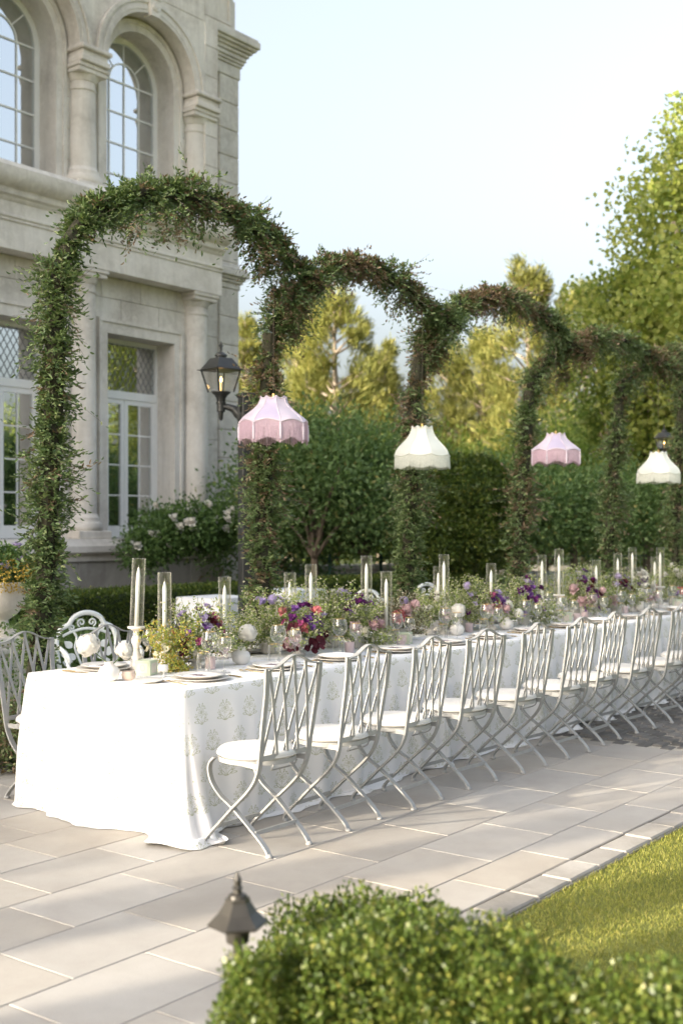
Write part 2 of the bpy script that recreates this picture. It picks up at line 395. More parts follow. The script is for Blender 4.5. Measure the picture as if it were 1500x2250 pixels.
sage = t.mix(t.noise(uvn.outputs[0], 14, 2), (.32,.36,.24), (.43,.41,.23))
t.color(t.mix(ink, (.76,.755,.76), sage)); t.set(Roughness=.9); t.p.inputs['Specular IOR Level'].default_value = .15
t.p.inputs['Sheen Weight'].default_value = .1
t.bump(t.noise(uvn.outputs[0], 900, 2), .12, .001)
M['cloth'] = t.m
M['plain_cloth'] = simple('plain_white_cloth', (.70,.72,.76), (.76,.77,.80), .9, 4, .1)
# ground
def ground_mat(name, stops, sc, bump=.5, rough=.95):
    t = NT(name); v = t.pos(); k = t.math('ADD', t.math('MULTIPLY', t.noise(v, sc, 5, .6), .7), t.math('MULTIPLY', t.noise(v, sc * 14, 3), .3))
    t.color(t.ramp(k, stops)); t.set(Roughness=rough); t.p.inputs['Specular IOR Level'].default_value = .2; t.bump(t.noise(v, sc * 20, 4), bump, .02); return t.m
M['soil'] = ground_mat('ground_soil_grass', [(.3,(.055,.075,.025)),(.55,(.08,.10,.035)),(.75,(.11,.09,.05))], .5)
M['lawn'] = ground_mat('lawn_ground', [(.3,(.13,.15,.035)),(.7,(.20,.21,.06))], 2.)
M['mulch'] = ground_mat('dark_mulch', [(.3,(.035,.03,.02)),(.7,(.075,.06,.04))], 5., .9)
M['mortar'] = ground_mat('mortar', [(.3,(.30,.277,.247)),(.7,(.35,.326,.295))], 6., .4)
M['cobble_bed'] = ground_mat('cobble_bed', [(.3,(.36,.33,.28)),(.7,(.46,.43,.37))], 8., .6)
M['cobble'] = stone_mat('cobble_stone', (.10,.097,.09), (.145,.138,.128), (.19,.18,.168), .1, .25)
M['bounce_gravel'] = ground_mat('pale_bounce_gravel', [(.3,(.46,.43,.39)),(.7,(.54,.51,.47))], 9., .5)  # pale so that the added ground sheets bounce light
M['road'] = ground_mat('pale_drive', [(.3,(.26,.25,.235)),(.7,(.33,.315,.295))], 3., .3)
t = NT('paving_stone'); v = t.pos(); oi = t.new('ShaderNodeObjectInfo')
big = t.noise(v, 1.3, 5, .6, .4); mid = t.noise(v, 9, 5, .65, .3); fine = t.noise(v, 120, 4, .7)
c = t.ramp(big, [(.3,(.315,.288,.255)), (.5,(.365,.338,.303)), (.72,(.395,.373,.343))])
c = t.mix(t.math('MULTIPLY', t.ramp(mid, [(.45,(0,0,0)),(.75,(1,1,1))]), .3), c, (.29,.267,.238))
c = t.mix(t.math('MULTIPLY', t.ramp(fine, [(.55,(0,0,0)),(.7,(1,1,1))]), .35), c, (.25,.23,.204))
hs = t.new('ShaderNodeHueSaturation'); t.l.new(c, hs.inputs['Color'])
t.l.new(t.math('MULTIPLY_ADD', oi.outputs['Random'], .2, .90), hs.inputs['Value'])
t.l.new(t.math('MULTIPLY_ADD', t.math('FRACT', t.math('MULTIPLY', oi.outputs['Random'], 7.3)), .5, .7), hs.inputs['Saturation'])
t.color(hs.outputs[0]); t.set(Roughness=.75); t.p.inputs['Specular IOR Level'].default_value = .25
t.bump(t.math('ADD', t.math('MULTIPLY', mid, .4), t.math('MULTIPLY', fine, .6)), .4, .006)
M['paver'] = t.m
M['curb'] = stone_mat('curb_stone', (.27,.252,.225), (.325,.305,.278), (.37,.35,.322), .2, .12)
# ================================================================== the setting
def sheet(name, x0, x1, y0, y1, z, mat, parent=None):
    o = MB().add([(x0,y0,z),(x1,y0,z),(x1,y1,z),(x0,y1,z)], [(0,1,2,3)]).build(name, mat, parent); return o
tag(sheet('ground', -300, 900, -500, 900, -.05, M['soil']), kind='structure')
tag(sheet('lawn', -12, 60, -40, 2.45, -.022, M['lawn']), kind='structure')
tag(sheet('planting_bed', 11.5, 60, 12.4, 15.1, -.010, M['mulch']), kind='structure')
# patio of staggered flagstones on a mortar bed
PX1 = 8.28
tag(sheet('bounce_ground', -30, 30, 8.45, 15.6, -.015, M['bounce_gravel']), kind='structure')  # unseen pale ground, added to bounce light up onto the facade
tag(sheet('bounce_ground_west', -30, -4, 2.62, 8.45, -.015, M['bounce_gravel']), kind='structure')  # out of frame, added for sunlit bounce towards the house
pave = tag(MB().box(-4, PX1, 2.62, 8.449, -.06, -.0035).build('pavement', M['mortar']), kind='structure')
TX, TY, G = .62, .4275, .004
offs = {}
ky = 0
tile_cache = {}
def tile_mesh(w, d):
    key = (round(w, 2), round(d, 2))
    if key not in tile_cache:
        m = MB(); c = .0025
        a = [(-w/2,-d/2),(w/2,-d/2),(w/2,d/2),(-w/2,d/2)]
        b = [(-w/2+c,-d/2+c),(w/2-c,-d/2+c),(w/2-c,d/2-c),(-w/2+c,d/2-c)]
        m.add([(x,y,-.03) for x,y in a] + [(x,y,-c) for x,y in a] + [(x,y,0) for x,y in b],
              [(0,1,5,4),(1,2,6,5),(2,3,7,6),(3,0,4,7),(4,5,9,8),(5,6,10,9),(6,7,11,10),(7,4,8,11),(8,9,10,11)])
        tile_cache[key] = m.mesh('paving_stone', M['paver'])
    return tile_cache[key]
rr_ = random.Random(3)
for k in range(-3, 11):
    y0 = 3.75 + TY * k; y1 = y0 + TY
    y0 = max(y0, 2.62); y1 = min(y1, 8.44)
    if y1 - y0 < .08: continue
    x = 3.76 + {0: 0, 1: .26}[k % 2] - TX * 13 + rr_.uniform(-.02, .02)
    while x < PX1:
        xa, xb = max(x, -4), min(x + TX, PX1)
        if xb - xa > .1:
            o = link_mesh('paving_stone', tile_mesh(xb-xa-2*G, y1-y0-2*G), pave, ((xa+xb)/2, (y0+y1)/2, rr_.uniform(-.0008, .0006)),
                          (rr_.uniform(-.001,.001), rr_.uniform(-.001,.001), 0))
        x += TX
# stone kerb between lawn and paving
kerb = tag(MB().box(-4, 40, 2.45, 2.615, -.06, -.012).build('kerb', M['mortar']), kind='structure')
kb = MB().cbox(-.148, .148, -.075, .075, -.04, .003, .008).mesh('kerb_stone', M['curb'])
for i in range(46): link_mesh('kerb_stone', kb, kerb, (.2+.305*i, 2.532, rr_.uniform(-.003,.003)), (0,0,rr_.uniform(-.012,.012)))
# cobbled drive beyond the flagstones
cob = tag(MB().box(PX1+.004, 40, 2.62, 7.35, -.06, -.012).build('cobbled_drive', M['cobble_bed']), kind='structure')
cm = [MB().cbox(-.088+.01*q, .088-.008*q, -.042, .042, -.03, 0, .009).mesh('cobble', M['cobble']) for q in range(3)]
spots = []
for r_ in range(52):
    for c_ in range(70):
        x = PX1 + .11 + c_*.19 + (r_ % 2)*.095; y = 2.67 + r_*.091
        p = (x - 0) * VX + y * VY; l = x*VY - y*VX
        px = 750 + F*l/p
        spots.append((p if (px < 1540 and y < 4.4) else 100 + p, x, y))
spots.sort()
rest = MB()
for i, (p, x, y) in enumerate(spots):
    z = rr_.uniform(-.006, .004)
    if i < 300: link_mesh('cobble', cm[i % 3], cob, (x, y, z), (rr_.uniform(-.03,.03), rr_.uniform(-.03,.03), rr_.uniform(-.08,.08)))
    elif x < 16: rest.cbox(x-.085, x+.085, y-.041, y+.041, -.03, z, .009)
o = rest.build('far_cobbles', M['cobble'], cob); o['kind'] = 'stuff'
# grass blades on the lawn
n = 150000
gx = rng.uniform(2.6, 9.5, n); gy = 2.45 - rng.uniform(0, 1, n)**1.0 * 1.9
P = np.stack([gx, gy, np.full(n, -.022)], 1); D = np.stack([rng.normal(0,.45,n), rng.normal(0,.45,n), np.ones(n)], 1)
leaves('grass', P, D, rand_dirs(n), rng.uniform(.014,.028,n), rng.uniform(.0022,.004,n), M['grass'], np.clip(rng.normal(.45,.25,n),0,1))
tag(bpy.data.objects['grass'], 'short green grass blades of the lawn beside the paving', 'grass')

# ================================================================== the house
HX, HY = 14.655, 15.65
house = thing('stone_mansion', (HX, HY, 0), 0, 'pale limestone mansion with columns, arched upper windows and french doors', 'building')
BP = 2.69; SPR = 9.55
def ring(m, r0, r1, y0, y1, cx=0, zs=SPR, n=24, a0=0, a1=math.pi, legs=None):
    """arch ring between radii r0<r1, front y0, back y1"""
    A = [a0 + (a1-a0)*i/n for i in range(n+1)]
    pts = [(math.cos(a), math.sin(a)) for a in A]
    vs = []
    for c, s in pts: vs += [(cx+r0*c,y0,zs+r0*s),(cx+r1*c,y0,zs+r1*s),(cx+r1*c,y1,zs+r1*s),(cx+r0*c,y1,zs+r0*s)]
    fs = []
    for i in range(n):
        a, b = 4*i, 4*i+4
        fs += [(a,a+1,b+1,b),(a+1,a+2,b+2,b+1),(a+2,a+3,b+3,b+2),(a+3,a,b,b+3)]
    fs += [(0,3,2,1), (4*n,4*n+1,4*n+2,4*n+3)]
    m.add(vs, fs)
    if legs is not None:
        for s in (-1, 1): m.box(min(cx+s*r0,cx+s*r1), max(cx+s*r0,cx+s*r1), y0, y1, legs, zs-.0005)
    return m
def arch_panel(m, cx, hw, r, y0, zs, zt, n=24):
    """wall face with a half round hole"""
    xs = [r*math.cos(math.pi*i/n) for i in range(n+1)]; zz = [zs + r*math.sin(math.pi*i/n) for i in range(n+1)]
    vs = []
    for x, z in zip(xs, zz): vs += [(cx+x,y0,z),(cx+x,y0,zt)]
    m.add(vs, [(2*i,2*i+1,2*i+3,2*i+2) for i in range(n)])
    for s in (-1, 1):
        a, b = sorted((cx+s*r, cx+s*hw)); m.add([(a,y0,zs),(b,y0,zs),(b,y0,zt),(a,y0,zt)], [(0,1,2,3)])
    return m
def blocks(x0, x1, z0, z1, y, h, w, parent=house, name='stone_block', mat='stone', off=0.0, t=.05, c=.008, gap=.003):
    z = z0; r = 0
    nrow = max(1, round((z1-z0)/h)); hh = (z1-z0)/nrow
    for r in range(nrow):
        za = z0 + hh*r; x = x0 - (off if r % 2 else 0)
        while x < x1 - .01:
            a, b = max(x, x0), min(x+w, x1)
            if x1 - b < .12: b = x1
            if b - a > .02:
                MB().cbox(a+gap, b-gap, y, y+t, za+gap, za+hh-gap, c).build(name, M[mat], parent)
            x = b if b >= x1 else x + w
def column(x, z0, z1, r=.25, parent=house):
    c = MB()
    H = z1 - z0
    prof = [(r*1.0, .42), (r*1.0, .46), (r*.985, H*.4), (r*.90, H-.40), (r*.90, H-.385)]
    c.lathe(prof, 28, (0,0,z0))
    sh = c.build('column', M['stone_trim'], parent, 50, (x, -.02, 0))
    b = MB().cbox(-r*1.42, r*1.42, -r*1.42, r*1.42, z0, z0+.13, .012)
    b.lathe([(r*1.30,.131),(r*1.40,.16),(r*1.42,.21),(r*1.36,.26),(r*1.22,.275),(r*1.18,.32),(r*1.20,.35),(r*1.10,.375),(r*1.03,.42)], 28, (0,0,z0))
    b.build('base', M['stone_trim'], sh, 40)
    k = MB().lathe([(r*.90,-.40),(r*.98,-.395),(r*.99,-.365),(r*.90,-.355),(r*.90,-.25),(r*.97,-.245),(r*1.0,-.22),(r*1.12,-.17),(r*1.16,-.145)], 28, (0,0,z1))
    k.cbox(-r*1.22, r*1.22, -r*1.22, r*1.22, z1-.145, z1-.07, .012)
    k.cbox(-r*1.32, r*1.32, -r*1.32, r*1.32, z1-.0705, z1, .012)
    k.build('capital', M['stone_trim'], sh, 40)
def window_up(cx):
    w = MB(); y = .40
    ring(w, .70, .80, y, y+.07, cx, n=28, legs=7.25); w.box(cx-.70, cx+.70, y, y+.07, 7.25, 7.33)
    wo = w.build('arched_window', M['window_paint'], house)
    z0, z1 = 7.33, SPR; rows = 4; rh = (z1-z0)/rows
    for i in range(1, 4):
        xx = cx - .70 + .35*i
        top = z1 if i != 2 else z1 + .35
        MB().box(xx-.0125, xx+.0125, y+.012, y+.05, z0, top).build('muntin', M['window_paint'], wo)
    for j in range(1, rows+1):
        zz = z0 + rh*j; MB().box(cx-.70, cx+.70, y+.008, y+.052, zz-.0125, zz+.0125).build('muntin', M['window_paint'], wo)
    ring(MB(), .337, .363, y+.01, y+.05, cx, n=20).build('muntin', M['window_paint'], wo)
    for a in (45, 90, 135):
        c, s = math.cos(R(a)), math.sin(R(a))
        MB().tube([(cx+.36*c, y+.03, SPR+.36*s), (cx+.71*c, y+.03, SPR+.71*s)], .013, 6).build('muntin', M['window_paint'], wo)
    pm = None
    for i in range(4):
        for j in range(rows):
            xa = cx-.70+.35*i; MB().add([(xa,y+.03,z0+rh*j),(xa+.35,y+.03,z0+rh*j),(xa+.35,y+.03,z0+rh*j+rh),(xa,y+.03,z0+rh*j+rh)], [(0,1,2,3)]).build('pane', M['window_glass'], wo)
    f = MB(); n = 24
    f.add([(cx,y+.03,SPR)] + [(cx+.70*math.cos(math.pi*i/n), y+.03, SPR+.70*math.sin(math.pi*i/n)) for i in range(n+1)], [(0,i+1,i+2) for i in range(n)])
    f.build('pane', M['window_glass'], wo)
def door(cx):
    y = .40; zb, zm, zt = 1.42, 3.97, 4.95
    w = MB()
    for a, b in ((-.80,-.745), (.745,.80)): w.box(cx+a, cx+b, y, y+.08, zb, zt)
    w.box(cx-.745, cx+.745, y, y+.08, zt-.07, zt); w.box(cx-.745, cx+.745, y-.01, y+.08, zm-.07, zm+.07)
    do = w.build('french_door', M['window_paint'], house)
    for s in (-1, 1):
        a, b = sorted((cx+s*.004, cx+s*.743)); l = MB(); st = .085
        l.box(a, a+st, y+.01, y+.065, zb+.01, zm-.072); l.box(b-st, b, y+.01, y+.065, zb+.01, zm-.072)
        l.box(a+st, b-st, y+.01, y+.065, zb+.01, zb+.22); l.box(a+st, b-st, y+.01, y+.065, zm-.16, zm-.072)
        l.build('door_leaf', M['window_paint'], do)
        za, zc = zb+.22, zm-.16
        MB().box((a+b)/2-.012, (a+b)/2+.012, y+.02, y+.055, za, zc).build('muntin', M['window_paint'], do)
        for j in range(1, 4):
            zz = za + (zc-za)*j/4; MB().box(a+st, b-st, y+.018, y+.057, zz-.012, zz+.012).build('muntin', M['window_paint'], do)
        for i in range(2):
            for j in range(4):
                xa = a+st + (b-a-2*st)/2*i; xb = xa + (b-a-2*st)/2; z0 = za+(zc-za)/4*j; z1 = z0+(zc-za)/4
                MB().add([(xa,y+.037,z0),(xb,y+.037,z0),(xb,y+.037,z1),(xa,y+.037,z1)], [(0,1,2,3)]).build('pane', M['window_glass'], do)
        if s > 0:
            for zz in (1.9, 2.7, 3.5): MB().box(b-.004, b+.018, y-.004, y+.009, zz, zz+.11).build('hinge', M['window_paint'], do)
    z0, z1 = zm+.07, zt-.07
    MB().add([(cx-.745,y+.05,z0),(cx+.745,y+.05,z0),(cx+.745,y+.05,z1),(cx-.745,y+.05,z1)], [(0,1,2,3)]).build('transom_pane', M['window_glass'], do)
    ll = MB(); s = .125; H = z1-z0; k = H*.62
    x = -.745 - k
    while x < .745:
        for sg in (1, -1):
            p, q = [x, 0.], [x+k, H]
            # clip to the light
            if p[0] < -.745: t_ = (-.745-p[0])/k; p = [-.745, H*t_]
            if q[0] > .745: t_ = (.745-x)/k; q = [.745, H*t_]
            if q[0]-p[0] > .02:
                ll.tube([(cx+sg*p[0], y+.045, z0+p[1]), (cx+sg*q[0], y+.045, z0+q[1])], .006, 4)
        x += s
    ll.build('lead_lattice', M['lead'], do)
def bay(i):
    cx = BP * i
    wall = MB()
    # ground floor wall with door opening
    for a, b in ((-1.345,-.82), (.82,1.345)): wall.box(cx+a, cx+b, .03, .5, 1.42, 6.2)
    wall.box(cx-.82, cx+.82, .03, .5, 4.97, 6.2)
    # upper wall round the arch
    for a, b in ((-1.345,-1.0), (1.0,1.345)): wall.box(cx+a, cx+b, .03, .5, 6.9, SPR)
    arch_panel(wall, cx, 1.345, 1.0, .03, SPR, 10.9)
    wall.build('wall', M['stone'], house)
    inner = MB(); ring(inner, .80, 1.0, -.03, .45, cx, n=28, legs=7.25); ring(inner, .93, 1.003, -.055, -.029, cx, n=28, legs=7.25)
    inner.build('inner_arch', M['stone_trim'], house, 40)
    up = MB(); arch_panel(up, cx, 1.345, 1.06, -.28, SPR, 10.95, 32)
    ring(up, 1.06, 1.063, -.279, .03, cx, n=32)
    up.build('spandrel', M['stone'], house, 30)
    av = MB(); ring(av, 1.045, 1.22, -.335, -.05, cx, n=36); ring(av, 1.221, 1.285, -.36, -.27, cx, n=36); ring(av, 1.10, 1.16, -.345, -.3, cx, n=36)
    av.build('archivolt', M['stone_trim'], house, 40)
    ks = MB()
    for (wa, wb, yy, za, zb) in ((.10,.145,-.40,SPR+1.0,SPR+1.33), (.115,.155,-.42,SPR+1.30,SPR+1.36)):
        ks.add([(cx-wa,yy,za),(cx+wa,yy,za),(cx+wb,yy,zb),(cx-wb,yy,zb),(cx-wa,-.2,za),(cx+wa,-.2,za),(cx+wb,-.2,zb),(cx-wb,-.2,zb)],
               [(0,1,2,3),(0,4,5,1),(1,5,6,2),(2,6,7,3),(3,7,4,0)])
    ko = ks.build('keystone', M['stone_trim'], house)
    rs = MB()
    for r_, tt in ((.07,.016),(.045,.014),(.02,.02)):
        rs.tube([(cx+r_*math.cos(a), -.405, SPR+1.17+r_*math.sin(a)) for a in np.linspace(0, 2*math.pi, 17)], tt, 6)
    rs.build('rosette', M['stone_trim'], ko, True)
    blocks(cx-1.345, cx+1.345, 10.95, 12.2, -.285, .62, 1.345, off=.6)
    blocks(cx-1.345, cx+1.345, 5.2, 5.92, -.002, .36, .9, off=.45)
    for s in (-1, 1):
        a, b = sorted((cx+s*1.0, cx+s*1.345))
        blocks(a, b, 1.42, 5.2, -.002, .62, .4); blocks(a, b, 7.2, 9.3, -.002, .55, .4)
    sr = MB()
    for s in (-1, 1):
        a, b = sorted((cx+s*.80, cx+s*.997)); sr.box(a, b, -.05, .45, 1.42, 4.95); a, b = sorted((cx+s*.94, cx+s*.999)); sr.box(a, b, -.075, -.049, 1.42, 5.13)
    sr.box(cx-.997, cx+.997, -.05, .45, 4.951, 5.135); sr.box(cx-.999, cx+.999, -.075, .0, 5.136, 5.198)
    sr.build('door_surround', M['stone_trim'], house)
    window_up(cx); door(cx)
    sheetm = MB().add([(cx-1.3,.80,1.3),(cx+1.3,.80,1.3),(cx+1.3,.80,11),(cx-1.3,.80,11)], [(0,1,2,3)])
    sheetm.build('interior_panel', M['interior_green'], house)  # plain dark green panel standing for the room interior
for i in (-2, -1, 0): bay(i)
for i in (-2, -1, 0, 1):
    x = BP * (i - .5)
    column(x, 1.42, 5.93); column(x, 7.2, 9.3)
    im = MB()
    im.cbox(x-.31, x+.31, -.40, .05, 9.302, 9.40, .015); im.cbox(x-.275, x+.275, -.37, .05, 9.40, 9.50, .01); im.cbox(x-.33, x+.33, -.43, .05, 9.50, 9.575, .018)
    im.build('impost', M['stone_trim'], house)
XL, XR = -37.9, 1.70
# entablature between the storeys, one moulded length
ent = [(.04,5.93),(-.36,5.93),(-.36,6.36),(-.385,6.365),(-.385,6.40),(-.41,6.42),(-.41,6.45),(-.37,6.47),(-.37,6.66),(-.40,6.68),(-.42,6.72),(-.47,6.75),(-.49,6.80),(-.49,6.84),
       (-.56,6.86),(-.62,6.92),(-.66,6.99),(-.66,7.12),(-.63,7.15),(-.60,7.20),(.04,7.202)]
MB().sweep_x(ent, -8.2, XR+.02).build('entablature', M['stone_trim'], house, 30)
top = [(.04,12.2),(-.3,12.2),(-.42,13.55),(-.44,13.62),(-.7,13.8),(-.72,13.95),(.04,14.0)]
MB().sweep_x(top, -8.2, XR+.3).build('cornice', M['stone_trim'], house, 30)
led = [(.04,1.05),(-.40,1.05),(-.40,1.14),(-.46,1.16),(-.50,1.20),(-.50,1.30),(-.47,1.34),(-.44,1.42),(.45,1.421)]
MB().sweep_x(led, -8.2, XR+.02).build('plinth_ledge', M['stone_trim'], house, 30)
MB().box(-8.2, XR-.02, -.30, .5, 0, 1.05).build('plinth', M['plinth'], house)
blocks(-8.2, XR, .42, 1.045, -.36, .63, 1.3, name='plinth_slab', mat='plinth', t=.07)
blocks(-8.2, XR+.03, 0, .415, -.45, .42, 1.6, name='plinth_slab', mat='plinth', t=.17, c=.03)
# end strip right of the last column, then the set back corner with quoins
blocks(1.346, XR, 1.42, 5.92, -.002, .62, .5, t=.5); blocks(1.346, XR, 7.2, 12.2, -.285, .55, .5, t=.8)
MB().box(XR, 3.20, .66, 6, 0, 12.2).build('corner_wall', M['stone'], house)
blocks(XR, 2.66, 1.3, 6.38, .62, 1.1, 1.0); blocks(XR, 2.66, 6.9, 10.62, .62, 1.1, 1.0); blocks(2.665, 3.24, 1.3, 6.38, .585, .55, .7, name='quoin', t=.6, c=.018); blocks(2.665, 3.24, 6.9, 10.62, .585, .55, .7, name='quoin', t=.6, c=.018)
def slabs(name, rows, x0, x1, y):
    m = MB()
    for z0, z1, p in rows: m.cbox(x0, x1+p, y-p, y+.9, z0, z1-.0015, min(.015, (z1-z0)*.3))
    m.build(name, M['stone_trim'], house)
slabs('corner_cornice', [(10.62,10.86,.03),(10.86,10.92,.06),(10.92,10.98,.09),(10.98,11.07,.12),(11.07,11.14,.16),(11.14,11.20,.21),(11.20,11.26,.27),(11.26,11.40,.32),(11.40,11.45,.29)], XR+.005, 3.24, .60)
slabs('corner_band', [(6.38,6.5,.03),(6.5,6.56,.07),(6.56,6.62,.11),(6.62,6.74,.17),(6.74,6.8,.14),(6.8,6.9,.02)], XR+.005, 3.24, .60)
slabs('corner_base', [(0,.42,.12),(.42,1.2,.05),(1.2,1.3,.1)], XR+.03, 3.24, .60)
pier = MB().box(2.05, 3.02, .55, 1.2, 11.45, 12.6)
for a, b, c, d in ((2.12,2.2,11.6,12.5),(2.87,2.95,11.6,12.5),(2.2,2.87,11.6,11.68)): pier.box(a, b, .52, .56, c, d)
pier.build('attic_pier', M['stone_trim'], house)
# the rest of the house, out of frame to the left and behind
MB().box(XL, -8.2, -.28, 8.4, 0, 12.6).build('west_wing', M['stone'], house)
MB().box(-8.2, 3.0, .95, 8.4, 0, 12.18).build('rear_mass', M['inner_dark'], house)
# ================================================================== tablecloths over the run of banquet tables
TY0, TY1, TZ = 4.36, 5.62, .76
TABLES = [(4.37, 6.81), (6.81, 9.25), (9.25, 11.69), (11.69, 14.13)]
def cloth(x0, x1, end0, end1, seed, label):
    """draped cloth: flat top, skirt with folds that open towards a hem lying on the floor"""
    r = random.Random(seed)
    hw, hd = (x1-x0)/2, (TY1-TY0)/2; cx, cy = (x0+x1)/2, (TY0+TY1)/2; rc = .035
    # perimeter samples of the rounded table outline: (point, outward normal, arc position, corner weight)
    per = []; s = 0.0
    def seg(a, b, nrm, n):
        nonlocal s
        L = math.dist(a, b)
        for i in range(n):
            t_ = i/n; per.append(((a[0]+(b[0]-a[0])*t_, a[1]+(b[1]-a[1])*t_), nrm, s + L*t_, min(L*t_, L*(1-t_))))
        s += L
    def corner(c, a0, n=10):
        nonlocal s
        for i in range(n):
            a = a0 + math.pi/2*i/n; per.append(((c[0]+rc*math.cos(a), c[1]+rc*math.sin(a)), (math.cos(a), math.sin(a)), s + .22*i/n, 0.0))
        s += .22
    nl, ns = int(hw*2/.016), int(hd*2/.016)
    seg((-hw+rc,-hd), (hw-rc,-hd), (0,-1), nl); corner((hw-rc,-hd+rc), -math.pi/2)
    seg((hw,-hd+rc), (hw,hd-rc), (1,0), ns); corner((hw-rc,hd-rc), 0)
    seg((hw-rc,hd), (-hw+rc,hd), (0,1), nl); corner((-hw+rc,hd-rc), math.pi/2)
    seg((-hw,hd-rc), (-hw,-hd+rc), (-1,0), ns); corner((-hw+rc,-hd+rc), math.pi)
    n = len(per); S = s
    fr = [(r.randint(3, 30), r.uniform(0, 6.28), r.uniform(.3, 1)) for _ in range(9)]
    fr2 = [(r.randint(20, 60), r.uniform(0, 6.28), r.uniform(.3, 1)) for _ in range(6)]
    hem = [(r.randint(4, 14), r.uniform(0, 6.28), r.uniform(.4, 1)) for _ in range(4)]
    vs, uvs = [], []; rows = 46; DROP = TZ + .10
    for j in range(rows + 1):
        q = j / rows
        for (p, nm, sp_, cw) in per:
            ph = 2*math.pi*sp_/S
            fold = sum(a*math.sin(k*ph+o_) for k, o_, a in fr)/3.2 + .35*sum(a*math.sin(k*ph+o_) for k, o_, a in fr2)/2
            cor = math.exp(-(cw/.13)**2)                       # gathered cone at the corners
            gul = math.exp(-((cw-.20)/.07)**2)                  # hollow beside the corner cone
            hang = min(1.0, q*1.13)
            out = .006 + .026*hang**1.2 + .034*fold*hang**1.2 + .026*cor*hang**1.1 - .016*gul*hang
            end = (nm[0] < -.5 and end0) or (nm[0] > .5 and end1)
            if (nm[0] < -.5 and not end0) or (nm[0] > .5 and not end1): out = .004 + .012*hang    # butts against the next table
            hz = sum(a*math.sin(k*ph+o_) for k, o_, a in hem)/2.5
            drop = q*DROP
            z = TZ + .003 - drop
            rest_ = .012 + .008*max(0, fold)
            if z < rest_:                                      # the hem lies on the floor, rolled a little
                ex = rest_ - z; z = max(.004, rest_ - .35*ex + .03*math.sin(min(1, ex/.09)*math.pi)*(.6+.4*hz))
                out += ex*(.30 + .75*hz + .2*cor) if (end or abs(nm[1]) > .3) else 0
            if end0:                                             # cloth pooled at the near corner
                dd_ = min(abs(sp_-S+.11), abs(sp_+.0)+.0 if sp_ < S/2 else 9) ; pool = math.exp(-(dd_/.20)**2)
                out += pool*(.11*hang**4 + .03*math.sin(sp_*31+1)*hang**2); z += pool*.028*max(0, math.sin(q*26+sp_*9))*hang**6
            bulge = .012*math.sin(math.pi*hang)*(1+fold)
            out += bulge
            rd = min(1, q*rows/2.)                              # rounded table edge
            vs.append((p[0]+nm[0]*(out*rd), p[1]+nm[1]*(out*rd), z if j else TZ+.004)); uvs.append((sp_, TZ - drop + 3.0))
    fs = []
    for j in range(rows):
        for i in range(n):
            i2 = (i+1) % n
            fs.append((j*n+i, (j+1)*n+i, (j+1)*n+i2, j*n+i2))
    fs.append(tuple(range(n)))
    m = MB(); m.v = vs; m.f = fs
    me = m.mesh('tablecloth', M['cloth'], True)
    ul = me.uv_layers.new(name='UVMap')
    li = np.zeros(len(me.loops), np.int32); me.loops.foreach_get('vertex_index', li)
    uv = np.array(uvs)[li]
    # the seam between the last and first sample
    lp = uv.reshape(-1, 2)
    for poly in me.polygons:
        if poly.loop_total > 4:
            for q_ in range(poly.loop_start, poly.loop_start+poly.loop_total): co = vs[li[q_]]; lp[q_] = (co[0]+9., co[1]+.4)
        else:
            a = poly.loop_start; us = lp[a:a+4, 0]
            if us.max() - us.min() > S/2 and us.max() <= S + .01: lp[a:a+4, 0] = np.where(us < S/2, us + S, us)
    ul.data.foreach_set('uv', lp.reshape(-1).astype(np.float32))
    o = link_mesh('tablecloth', me, None, (cx, cy, 0))
    return tag(o, label, 'tablecloth', 'printed cloths on the long table')
cloth(*TABLES[0], True, False, 5, 'white cloth with sage flower print over the sunlit end of the long table')
cloth(*TABLES[1], False, False, 8, 'white flower printed cloth on the table section next to the sunlit end')
cloth(*TABLES[2], False, False, 13, 'white flower printed cloth whose hem reaches from flagstones onto the cobbles')
cloth(*TABLES[3], False, True, 21, 'white flower printed cloth on the farthest section, wholly on the cobbles')

